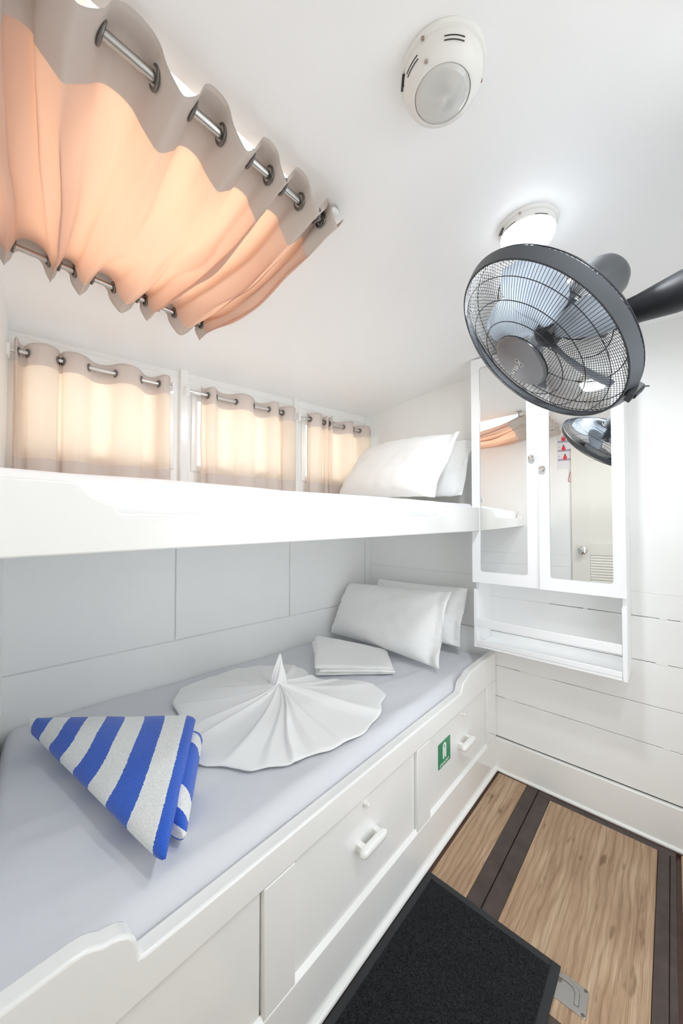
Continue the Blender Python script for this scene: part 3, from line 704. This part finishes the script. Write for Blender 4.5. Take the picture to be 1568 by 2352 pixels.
# ---------------------------------------------------------------- striped beach towel
A_, B_, C_ = V3(0.205, 1.600, 0.662), V3(0.552, 1.130, 0.712), V3(0.318, 0.775, 0.655)
def flatcone(g, A, B, C, th0, th1, bulge, nu=90, nv=96, warp=0.0, zmin=0.609):
    def fn(u, v):
        s0_ = math.sin(v*2*PI)
        i = u-warp*math.sin(PI*(0.5-0.5*s0_))*4*u*(1-u)
        a = A.lerp(B, i); c = A.lerp(C, i); th = lerp(th0, th1, i)
        if u > 0.94: th *= math.sqrt(max(0.0, 1-((u-0.94)/0.06)**2))
        L = (c-a).length+1e-5; d = (c-a)/L if L > 0.001 else V3(0, -1, 0)
        an = v*2*PI; s_, k_ = math.cos(an), math.sin(an)   # s along chord, k across
        e = min(1.0, (th*0.9)/max(L, 1e-4))
        px = 0.5-0.5*math.copysign(abs(s_)**(0.5), s_)
        q = a.lerp(c, px); hz = math.copysign(abs(k_)**0.85, k_)
        q = q+V3(0, 0, 1)*(th*hz*0.5)
        q.z += bulge*math.sin(PI*px)*math.sin(PI*min(1, i*1.05))*(1 if k_ > 0 else 0.35)
        q.z += 0.0025*noise.noise(q*9)
        ex = th*0.35*(-s_)
        q += d*ex*0.6
        q.z = max(q.z, zmin+0.0008*math.sin(u*50))
        return q
    g.grid(fn, nu, nv, cv=True, uv=True)
tw = MB(); flatcone(tw, A_, B_, C_, 0.044, 0.058, 0.020, warp=0.055)
two = tw.build('beach_towel', TERRY, smooth=True, ang=180)
tag(two, 'blue and white striped beach towel folded in a triangle on the lower bunk', 'towel')
t2 = MB(); flatcone(t2, V3(0.250, 1.54, 0.640), V3(0.560, 1.097, 0.660), V3(0.382, 0.822, 0.636), 0.030, 0.085, 0.0)
t2o = t2.build('folded_layer', TERRY2, two, smooth=True, ang=180)

# ---------------------------------------------------------------- door mat
mt = empty('door_mat', (0.95, 0.49, 0)); tag(mt, 'black carpet door mat with a rubber border on the wood floor', 'mat')
X0, X1, Y0, Y1 = 0.60, 1.272, 0.266, 0.706
b_ = MB()
for q in ((X0, X1, Y0, Y0+0.024), (X0, X1, Y1-0.024, Y1), (X0, X0+0.024, Y0+0.024, Y1-0.024), (X1-0.024, X1, Y0+0.024, Y1-0.024)): b_.box(q[0], q[1], q[2], q[3], 0.0029, 0.0068)
o1 = b_.build('rubber_border', RUBBER, bevel=0.001, seg=1)
o2 = MB().grid(lambda u, v: V3(lerp(X0+0.023, X1-0.023, u), lerp(Y0+0.023, Y1-0.023, v), 0.0082+0.0006*noise.noise(Vector((u*30, v*30, 0)))), 60, 40).build('pile_base', PILE)
pf = MB(); rp = random.Random(3)
for k in range(26000):
    x = rp.uniform(X0+0.024, X1-0.024); y = rp.uniform(Y0+0.024, Y1-0.024); h = rp.uniform(0.002, 0.0048); a = rp.uniform(0, 2*PI); r = 0.0012
    dx, dy = rp.uniform(-.0015, .0015), rp.uniform(-.0015, .0015)
    pf.add([(x+r*math.cos(a), y+r*math.sin(a), 0.0075), (x-r*math.cos(a), y-r*math.sin(a), 0.0075), (x+dx, y+dy, 0.008+h)], [(0, 1, 2)])
o3 = pf.build('pile_tufts', PILE, solid=0.0); tag(o3, kind='stuff')
under(mt, o1, o2, o3)

# ---------------------------------------------------------------- mirror cabinet
cb_ = empty('mirror_cabinet', (1.95, 0.455, 0.70)); tag(cb_, 'white wall cabinet with two mirrored doors and an open rail shelf below', 'cabinet')
CX, CY0, CY1, CZ0, CZ1 = 1.845, 0.138, 0.7590, 1.031, 2.172
K_ = []
K_.append(MB().box(CX+0.036, XW-0.001, CY0+0.016, CY1-0.016, 2.153, 2.171).build('top_board', CAB, bevel=0.001))
K_.append(MB().box(CX+0.036, XW-0.001, CY0+0.018, CY1-0.018, CZ0+0.002, CZ0+0.020).build('middle_shelf', CAB, bevel=0.001))
K_.append(MB().box(XW-0.008, XW-0.001, CY0+0.018, CY1-0.018, CZ0+0.021, 2.152).build('back_board', CAB))
for y in (CY0, CY1-0.016):
    pr_ = [(CX+0.027, 2.172), (XW-0.0005, 2.172), (XW-0.0005, 0.699), (CX, 0.699), (CX, 0.994), (CX+0.027, 0.994)]
    K_.append(MB().prism(pr_, lambda p: V3(p[0], y, p[1]), lambda p: V3(p[0], y+0.016, p[1])).build('side_panel', CAB, bevel=0.0012))
ya, yb = CY0+0.017, CY1-0.017
K_.append(MB().box(CX+0.003, XW-0.0005, ya, yb, 0.700, 0.713).build('shelf_board', CAB, bevel=0.001))
K_.append(MB().box(CX+0.001, CX+0.015, ya, yb, 0.7135, 0.735).build('shelf_rail', CAB, bevel=0.001))
K_.append(MB().box(CX+0.001, CX+0.015, ya, yb, 0.806, 0.843).build('shelf_rail', CAB, bevel=0.001))
def cdoor(y0, y1, mz0, mz1, my0, my1, rot, pivot, knob):
    M = Matrix.Translation(pivot) @ Matrix.Rotation(rot, 4, 'Z') @ Matrix.Translation(-pivot)
    g = MB(); out = [(y0, CZ0), (y1, CZ0), (y1, CZ1), (y0, CZ1)]
    inn = rr(my0, my1, mz0, mz1, 0.012, 6)
    # frame: bridge outer rectangle to rounded opening
    th = 0.018; n = len(inn)
    V = [M @ V3(CX, p[0], p[1]) for p in out]+[M @ V3(CX, p[0], p[1]) for p in inn]+[M @ V3(CX+th, p[0], p[1]) for p in out]+[M @ V3(CX+th, p[0], p[1]) for p in inn]
    Fs = []; cor = [2, 3, 0, 1]   # inn starts at top-right (y1,z1) ccw: quadrants -> out corners
    q = n//4
    o_ = [2, 3, 0, 1]
    for k in range(4):
        for j in range(q-1):
            i = k*q+j; Fs.append((o_[k], 4+i, 4+i+1)); Fs.append((8+n-4+4+0+o_[k]-0 if False else 4+n+o_[k], 4+n+4+i+1, 4+n+4+i))
        i = k*q+q-1; j = (i+1) % n; k2 = (k+1) % 4
        Fs.append((o_[k], 4+i, 4+j, o_[k2])); Fs.append((4+n+o_[k2], 4+n+4+j, 4+n+4+i, 4+n+o_[k]))
    for i in range(n): j = (i+1) % n; Fs.append((4+i, 4+n+4+i, 4+n+4+j, 4+j))
    for i in range(4): j = (i+1) % 4; Fs.append((i, j, 4+n+j, 4+n+i))
    g.add(V, Fs)
    d = g.build('door', CAB)
    mo = MB().box(CX+0.006, CX+0.012, my0-0.004, my1+0.004, mz0-0.004, mz1+0.004, M).build('mirror', MIRROR); mo.parent = d
    KMt = M @ Matrix.Translation((CX, knob[0], knob[1])) @ Matrix.Rotation(-PI/2, 4, 'Y')
    kk = MB().lathe([(0.011, 0), (0.011, 0.002), (0.005, 0.004), (0.005, 0.010), (0.012, 0.014), (0.0135, 0.019), (0.010, 0.024), (0, 0.0255)], 20, KMt).build('knob', CHROME, smooth=True); kk.parent = d
    return d
K_.append(cdoor(0.4535, CY1, 1.087, 2.125, 0.502, 0.718, math.radians(4.7), V3(CX+0.0, 0.56, 1.5), (0.480, 1.637)))
K_.append(cdoor(CY0, 0.4505, 1.085, 2.125, 0.180, 0.407, math.radians(1.4), V3(CX, 0.3, 1.5), (0.433, 1.581)))
under(cb_, *K_)

# ---------------------------------------------------------------- ceiling dome lights
def dome(loc, rot, label, lit):
    zc = ceil_z(loc[1]); M = Matrix.Translation((loc[0], loc[1], zc-0.0005)) @ Matrix.Rotation(rot, 4, 'Z') @ Matrix.Diagonal((0.87, 0.87, -0.95, 1))
    e = empty('ceiling_light', (loc[0], loc[1], zc)); tag(e, label, 'ceiling light')
    Q_ = []
    Q_.append(MB().lathe([(0.0885, 0.0), (0.090, 0.004), (0.088, 0.010), (0.082, 0.013)], 56, M).build('base_ring', PLASTW, smooth=True))
    Q_.append(MB().lathe([(0.083, 0.010), (0.083, 0.020), (0.081, 0.030), (0.076, 0.038), (0.066, 0.044), (0.0615, 0.048), (0.0585, 0.0485), (0.0575, 0.045), (0.0575, 0.030)], 56, M).build('housing', PLASTW, smooth=True, ang=50))
    if lit:
        Q_.append(MB().lathe([(0.0815, 0.030), (0.078, 0.045), (0.066, 0.054), (0.04, 0.060), (0.0, 0.062)], 40, M).build('lens', LIT, smooth=True))
    else:
        l = MB(); nsp = 160
        def wob(a, r): return 1
        V = []; Fs = []; prf = [(0.0572, 0.045), (0.055, 0.049), (0.046, 0.0505), (0.034, 0.0545), (0.020, 0.0575), (0.008, 0.0585), (0.004, 0.0605), (0.0005, 0.061)]
        for i, (r, z) in enumerate(prf):
            for k in range(nsp):
                a = 2*PI*k/nsp; am = 0.0006 if (0.015 < r < 0.05) else 0
                V.append(M @ V3(r*math.cos(a), r*math.sin(a), z+(am if k % 2 else 0)))
        for i in range(len(prf)-1):
            for k in range(nsp): Fs.append((i*nsp+k, i*nsp+(k+1) % nsp, (i+1)*nsp+(k+1) % nsp, (i+1)*nsp+k))
        l.add(V, Fs); Q_.append(l.build('lens', LENS, smooth=True, ang=180))
    # slots
    for a0, a1 in ((2.55, 2.98), (3.66, 4.16)):
        for rz in ((0.0822, 0.027), (0.0802, 0.0325)):
            Q_.append(MB().tube([M @ V3(rz[0]*math.cos(lerp(a0, a1, k/8)), rz[0]*math.sin(lerp(a0, a1, k/8)), rz[1]) for k in range(9)], 0.0009, 5).build('vent_slot', GAP))
    for a in (3.16, 1.10, -0.78):
        for r, z in ((0.0862, 0.0115),) if a != 3.16 else ((0.0862, 0.0115), (0.0715, 0.0415)):
            Q_.append(MB().lathe([(0, 0.0035), (0.0028, 0.0028), (0.0036, 0)], 10, M @ Matrix.Translation((r*math.cos(a), r*math.sin(a), z))).build('screw', RUST, smooth=True))
    sa = 2.26
    Q_.append(MB().prism([(-0.016, 0), (-0.004, 0.004), (0, 0.008), (0.004, 0.004), (0.016, 0), (0.014, -0.003), (-0.014, -0.003)],
                         lambda p: M @ V3(0.080*math.cos(sa)-p[0]*math.sin(sa), 0.080*math.sin(sa)+p[0]*math.cos(sa), 0.018+p[1]),
                         lambda p: M @ V3(0.087*math.cos(sa)-p[0]*math.sin(sa), 0.087*math.sin(sa)+p[0]*math.cos(sa), 0.018+p[1])).build('switch', BLACK))
    under(e, *Q_)
    return zc
dome((0.620, 0.308), math.radians(0), 'unlit round white ceiling light with a ribbed glass lens above the bunks', False)
zl = dome((1.115, 0.294), math.radians(0), 'lit round ceiling light glaring just above the black fan', True)
area('dome_lamp_light', (1.115, 0.294, zl-0.064), (1.115, 0.294, 0), 0.11, 0.11, LAMP_W, (0.91, 0.96, 1.0), 'DISK')

z3 = dome((0.74, -0.13), math.radians(70), 'lit round ceiling light over the doorway end of the cabin', True)
area('doorway_lamp_light', (0.74, -0.13, z3-0.064), (0.74, -0.13, 0), 0.11, 0.11, LAMP3_W, (0.93, 0.965, 1.0), 'DISK')

# ---------------------------------------------------------------- wall fan
fn_ = Vector((-0.4197, 0.573, -0.7039)).normalized(); fa = fn_.cross(V3(0, 0, 1)).normalized(); fbv = fn_.cross(fa)
FC = V3(1.0417, 0.2571, 1.8046)
FM = Matrix.Translation(FC) @ Matrix((fa, fbv, fn_)).transposed().to_4x4()
fan = empty('wall_fan', M=FM); tag(fan, 'black wall-mounted fan with a round wire cage under the lit ceiling light', 'fan')
FMi = FM.inverted(); R0 = 0.2526
def fpr(r):  # front guard height over radius
    t = min(1, max(0, (R0-0.008-r)/(R0-0.083))); return 0.002+0.051*math.sin(t*PI/2)**0.7
def rpr(r):
    t = min(1, max(0, (R0-r)/(R0-0.07))); return -0.022-0.085*math.sin(t*PI/2)**0.8
def guard(prof_, r0, r1, nsp, twist, rw_, rings, zext=None):
    g = MB(); m = 9
    for k in range(nsp):
        a = 2*PI*k/nsp; pts = []
        for j in range(m):
            t = j/(m-1); r = lerp(r1, r0, t**0.85); aa = a+twist*t
            pts.append(V3(r*math.cos(aa), r*math.sin(aa), prof_(r)))
        g.tube(pts, rw_, 4, caps=False)
    for r, w_ in rings: g.torus(r, w_, prof_(r)-0.001, 96, 5)
    return g
fg = guard(fpr, 0.072, R0-0.008, 176, 0.0, 0.00068, [(0.078, 0.0016), (0.118, 0.0011), (0.168, 0.0011), (0.215, 0.0010)]).build('front_guard', WIRE, fan, smooth=True, ang=180)
rg_ = guard(rpr, 0.066, R0-0.002, 120, 0.25, 0.00085, [(0.075, 0.002), (0.13, 0.0014), (0.19, 0.0014), (0.235, 0.0013), (0.2505, 0.0012)]).build('rear_guard', WIRE, fan, smooth=True, ang=180)
MB().lathe([(R0-0.014, 0.0035), (R0-0.009, 0.004), (R0-0.004, -0.008), (R0+0.0005, -0.0195), (R0-0.003, -0.0215)], 120, cap=False).build('guard_band', GREYB, fan, smooth=True, solid=0.0015)
bd = MB().lathe([(0.078, 0.050), (0.079, 0.056), (0.075, 0.0585), (0.070, 0.0590), (0.0, 0.0615)], 64).build('hub_badge', BADGE, fan, smooth=True)
# badge print: direction along the word in fan coordinates
wd = math.radians(62)
def BMt(x, y): # word frame origin/rotation
    return Matrix.Translation((0, 0, 0.0612)) @ Matrix.Rotation(WROT, 4, 'Z') @ Matrix.Translation((x, y, 0))
# find rotation so the word runs down-left in the picture
def proj(p):
    d = p-V3(0, 0, 1.348); z = d.dot(fw); return (784+F_PX*d.dot(rt)/z, 1176-F_PX*d.dot(upv)/z)
best = None
for k in range(360):
    a = math.radians(k); p0 = proj(FM @ V3(0, 0, 0.06)); p1 = proj(FM @ V3(0.02*math.cos(a), 0.02*math.sin(a), 0.06))
    d = (p1[0]-p0[0], p1[1]-p0[1]); L_ = math.hypot(*d); sc_ = (d[0]*-0.53+d[1]*0.85)/L_
    if best is None or sc_ > best[0]: best = (sc_, a)
WROT = best[1]
text_obj('lettering', 'HISUN', 0.0165, PRINT, BMt(0.036, 0), bd, 0.0004, 0.0001)
em = MB()
def stroke(pts, w_=0.0008): em.tube([BMt(0, 0) @ V3(x, y, 0.0004) for x, y in pts], w_, 4)
stroke([(0.004, -0.004), (0.004, -0.011), (-0.006, -0.014), (-0.012, -0.008), (-0.006, -0.001), (0.000, 0.001), (0.004, 0.004)])
stroke([(-0.012+0.003, 0.003), (-0.010, 0.011), (-0.003, 0.014), (0.008, 0.011), (0.005, 0.003), (-0.003, -0.001)])
stroke([(-0.008, 0.001), (-0.002, -0.004), (0.003, -0.001)]); stroke([(-0.004, 0.006), (0.002, 0.001)])
em.build('emblem', PRINT, bd)
# blades
for k in range(5):
    a0 = math.radians(155+72*k)
    def bfn(u, v):
        r = lerp(0.032, 0.205, u)
        wdt = 0.15+0.52*math.sin(PI*min(1, 0.18+0.78*u))**0.8*(1 if u < 0.85 else math.sqrt(max(0.02, 1-((u-0.85)/0.16)**2)))
        th = a0+0.45*(u-0.5)+(v-0.5)*wdt*2*0.8*(0.55+0.45*min(1, 0.10/r))
        pit = lerp(0.95, 0.45, u)
        z = -0.045+(v-0.5)*wdt*r*pit*1.2+0.012*math.sin(PI*v)
        return V3(r*math.cos(th), r*math.sin(th), z)
    MB().grid(bfn, 22, 14).build('blade', BLADE, fan, smooth=True, solid=0.0018, ang=180)
MB().lathe([(0, -0.018), (0.016, -0.020), (0.030, -0.028), (0.034, -0.045), (0.034, -0.080), (0.0, -0.082)], 36).build('blade_hub', BLACK, fan, smooth=True)
MB().lathe([(0, -0.095), (0.050, -0.097), (0.064, -0.105), (0.066, -0.13), (0.062, -0.20), (0.058, -0.245), (0.050, -0.262), (0.030, -0.272), (0, -0.275)], 44).build('motor_housing', MOTOR, fan, smooth=True)
vt = MB()
for k in range(5): vt.box(-0.0008, 0.0008, -0.013, 0.013, 0, 0.001, Matrix.Rotation(0.1+0.12*k, 4, 'Z') @ Matrix.Translation((0.0595, 0, -0.225)) @ Matrix.Rotation(PI/2, 4, 'Y') @ Matrix.Rotation(PI/2, 4, 'Z'))
vt.build('vent_slots', GAP, fan)
clp = MB(); ca = math.radians(111)
CM = Matrix.Rotation(ca, 4, 'Z') @ Matrix.Translation((R0, 0, -0.010))
clp.box(-0.004, 0.010, -0.016, 0.016, -0.020, 0.016, CM); clp.box(0.008, 0.014, -0.006, 0.010, -0.018, 0.008, CM); clp.tube([CM @ V3(0.004, 0.012, -0.012), CM @ V3(0.016, -0.004, -0.034)], 0.002, 6)
clp.build('guard_clip', BLACK, fan, bevel=0.002)
# arm and wall mount (world coordinates)
arm = MB().tube([V3(1.190, 0.128, 1.884), V3(1.165, 0.098, 1.872), V3(1.135, 0.050, 1.864), V3(1.10, -0.012, 1.856), V3(1.06, -0.075, 1.850), V3(1.03, -0.15, 1.847)], [0.026, 0.030, 0.033, 0.041, 0.045, 0.047], 32).build('arm', BLACK, smooth=True)
knk = MB().tube([V3(1.205, 0.155, 1.862), V3(1.185, 0.118, 1.915)], 0.033, 24).build('tilt_joint', BLACK, smooth=True)
mnt = MB().box(0.955, 1.125, -0.319, -0.120, 1.735, 1.955).build('wall_mount', BLACK, bevel=0.02, seg=4)
under(fan, arm, knk, mnt)

# ---------------------------------------------------------------- curtain building
def gpos(G, s_): # piecewise linear position from grommet index
    s_ = max(0, min(len(G)-1, s_)); i = min(int(s_), len(G)-2); return lerp(G[i], G[i+1], s_-i)
def eyelet(p, ax, nrm_, parent, R=0.0150, r=0.0032, name='eyelet'):
    """ring of radius R around the rod, its plane facing nrm_"""
    q = Vector(nrm_).to_track_quat('Z', 'Y').to_matrix().to_4x4()
    o = MB().torus(R, r, 0, 24, 8, Matrix.Translation(p) @ q).build(name, NICKEL, smooth=True); under(parent, o); return o

# roof-light curtain
Y1_, Y2_, Z1_, Z2_ = 0.672, 1.268, 2.138, 2.068
G1 = [-0.005, 0.045, 0.078, 0.160, 0.242, 0.311, 0.371, 0.440, 0.490, 0.530, 0.583, 0.640, 0.657, 0.700]
G2 = [0.085, 0.114, 0.185, 0.210, 0.245, 0.290, 0.344, 0.414, 0.436, 0.480, 0.529, 0.612, 0.627, 0.662]
G1 = [max(G1[i], back_x(Y1_)+0.008) for i in range(len(G1))]; G2 = [max(g, back_x(Y2_)+0.012) for g in G2]
G1[0] = back_x(Y1_)+0.006; NG = len(G1)-1
# interval i between grommet i and i+1; i=1 (Z/a) lies above the rod, alternating
def cz(s_, t):
    i = int(min(s_, NG-1e-6)); ph = math.sin(PI*(s_-i)); sg = 1 if i % 2 == 1 else -1
    w1 = G1[min(i+1, NG)]-G1[i]; w2 = G2[min(i+1, NG)]-G2[i]
    wv_ = lerp(w1, w2, t)
    amp = lerp(0.018, 0.030, min(1, wv_/0.07)) * (1.0 if sg > 0 else 1.35)
    return sg*amp*(abs(ph)**lerp(0.70, 1.25, math.sin(PI*t)))
def curt(s_, t):
    tt = (t-0.06)/0.87                          # 0 at rod 1, 1 at rod 2
    y = lerp(Y1_, Y2_, tt); ct = max(0, min(1, tt)); e = smooth(ct)
    x = lerp(gpos(G1, s_), gpos(G2, s_), e*0.6+ct*0.4)
    mid = math.sin(PI*ct); i = int(min(s_, NG-1e-6)); fr = s_-i; deep = i in (1, 2, 8, 9, 10, 11, 12)
    z = lerp(Z1_, Z2_, tt)+cz(s_, ct)*(1-(0.25 if deep else 0.72)*mid)-0.045*mid
    x += 0.009*math.sin(2*PI*fr)*(1 if i % 2 == 0 else -1)*(0.5+(0.8 if deep else -0.1)*mid)+0.012*mid*noise.noise(Vector((s_*0.9, t*4, 5)))
    z += 0.024*mid*noise.noise(Vector((s_*0.55, t*2.6, 9)))+0.010*mid*noise.noise(Vector((s_*1.1+t*3, t*3.1, 29)))
    inside = SKX0 < x < SKX1 and SKY0 < y < SKY1
    z = min(z, 2.22 if inside else ceil_z(y)-0.006)
    x = max(x, back_x(y)+0.004)
    return V3(x, y, z)
cm = MB(); NS, NT = 26*10, 60
BAND = (0.165, 0.905)
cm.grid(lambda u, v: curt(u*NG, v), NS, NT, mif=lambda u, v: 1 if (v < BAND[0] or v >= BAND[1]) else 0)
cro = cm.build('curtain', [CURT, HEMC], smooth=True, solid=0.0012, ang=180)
tag(cro, 'large beige eyelet curtain stretched under the ceiling roof light, glowing orange', 'curtain')
def rod(p0, p1, r, name, label, mm, ends=None):
    o = MB().tube([p0, p1], r, 16).build(name, mm, smooth=True); tag(o, label, 'curtain rod'); return o
for (Y_, Z_, G, lab, xe) in ((Y1_, Z1_, G1, 'steel rod on the room side of the ceiling curtain', 0.690), (Y2_, Z2_, G2, 'steel rod on the window side of the ceiling curtain', 0.640)):
    r_ = rod(V3(back_x(Y_)+0.004, Y_, Z_), V3(xe, Y_, Z_), 0.0085 if Y_ < 1 else 0.0075, 'ceiling_rod', lab, STEEL)
    zc = ceil_z(Y_)
    b1 = MB().tube([V3(xe-0.004, Y_, Z_), V3(xe+0.004, Y_, Z_+0.008), V3(xe+0.004, Y_, zc-0.003)], 0.006, 10).build('bracket', STEEL, smooth=True)
    b2 = MB().lathe([(0.022, zc-0.0005), (0.022, zc-0.004), (0.016, zc-0.006), (0, zc-0.006)], 24, Matrix.Translation((xe+0.004, Y_, 0))).build('bracket_plate', CHROME, smooth=True)
    b1.parent = r_; b2.parent = r_
    for k in range(1, NG):
        s0, s1 = (0.14 if Y_ < 1 else 0.14), 0
        t_ = 0.06 if Y_ < 1 else 0.93
        p = V3(G[k], Y_, Z_); d = (curt(k+0.08, t_)-curt(k-0.08, t_)); nn = d.cross(V3(0, 1, 0)).normalized()
        nn = (nn*0.55+V3(1, 0, 0)*(0.9 if nn.x > 0 else -0.9)).normalized()
        eyelet(p, None, nn, cro, 0.0165 if Y_ < 1 else 0.0145, 0.0034)

# window curtains (hull frame)
def hull_curtain(xg, par, ztop, zbot, label, rodx, rlabel, seed, amp=0.026, flip=0):
    G = [xs(x) for x in xg]; n = len(G)-1; DR = 0.048; ZR = 1.951
    def sg(i): return 1 if (i+par) % 2 == 0 else -1     # +1 = in front of the rod
    def fn(u, v):
        s_ = u*n; i = int(min(s_, n-1e-6)); ph = abs(math.sin(PI*(s_-i)))**0.8
        wdt = G[i+1]-G[i]
        am = amp*(0.55+min(1.0, wdt/0.08)*0.5)
        fl_ = 1-0.25*smooth(v*1.4)
        d = DR+sg(i)*am*ph*fl_+0.006*v*noise.noise(Vector((s_*0.8, v*2.5, seed)))
        z = lerp(ztop, zbot, v)+(0.003*math.sin(s_*2.1+seed)+0.004*ph*sg(i)) * (1-v)
        x = gpos(G, s_)+0.004*math.sin(2*PI*(s_-i))*v*sg(i)+0.008*v*noise.noise(Vector((s_*0.6, v*1.5, seed+4)))
        return HP(x, max(d, 0.016), z)
    g = MB(); b0 = (ztop-1.912)/(ztop-zbot); b1 = 1-(1.575-zbot)/(ztop-zbot)
    g.grid(fn, n*14, 40, mif=lambda u, v: 1 if (v < b0 or v >= b1) else 0)
    o = g.build('curtain', [CURTS, HEMS], smooth=True, solid=0.001, ang=180); tag(o, label, 'curtain', None)
    r_ = MB().tube([HP(xs(rodx[0]), DR, ZR), HP(xs(rodx[1]), DR, ZR)], 0.0070, 14).build('curtain_rod', CHROME, smooth=True); tag(r_, rlabel, 'curtain rod')
    for q in rodx:
        bx = MB().box(xs(q)-0.008, xs(q)+0.008, 0.0005+(0.0 if q not in (0.724, 1.985) else 0), DR+0.012, ZR-0.022, ZR+0.022, HM).build('bracket', GLOSS, bevel=0.003); bx.parent = r_
    for k in range(1, n):
        p = HP(G[k], DR, ZR); a_ = fn((k-0.1)/n, 0.08); b_ = fn((k+0.1)/n, 0.08); d = b_-a_; d.z = 0; nn = d.cross(V3(0, 0, 1)).normalized()
        e = HP(1, 0, 0)-HP(0, 0, 0); e = e if nn.dot(e) > 0 else -e
        eyelet(p, None, (nn*0.7+e*0.7).normalized(), o, 0.0135, 0.0028)
    return o
def hx(u, v):  # x on the hull plane at rod distance for a pixel of the picture
    r = fw+rt*((u-784)/F_PX)-upv*((v-1176)/F_PX); n_ = V3(0.0945, 1, 0); c = 1.783-0.048
    return r.x*c/(n_.dot(r))
hull_curtain([hx(36, 818), hx(46, 822), hx(67, 822), hx(138, 838), hx(148, 840), hx(208, 855), hx(267, 869), hx(328, 883), hx(366, 893), hx(393, 900)], 0, 1.988, 1.452,
             'beige eyelet curtain at the side window nearest the camera', (hx(20, 812), hx(400, 902)), 'white-bracketed rod over the side window nearest the camera', 1)
hull_curtain([hx(464, 915), hx(479, 918), hx(500, 922), hx(543, 931), hx(585, 940), hx(618, 947), hx(642, 952), hx(650, 954), hx(680, 960)], 1, 1.990, 1.452,
             'beige eyelet curtain at the middle side window', (hx(433, 908), hx(676, 961)), 'white-bracketed rod over the middle side window', 2)
hull_curtain([hx(708, 967), hx(713, 968), hx(741, 974), hx(746, 975), hx(754, 977), hx(757, 978), hx(763, 979), hx(789, 985), hx(812, 990), hx(826, 993), hx(850, 998)], 1, 1.988, 1.452,
             'beige eyelet curtain at the side window beside the upper pillows', (hx(688, 962), hx(852, 999)), 'white-bracketed rod over the side window beside the upper pillows', 3)
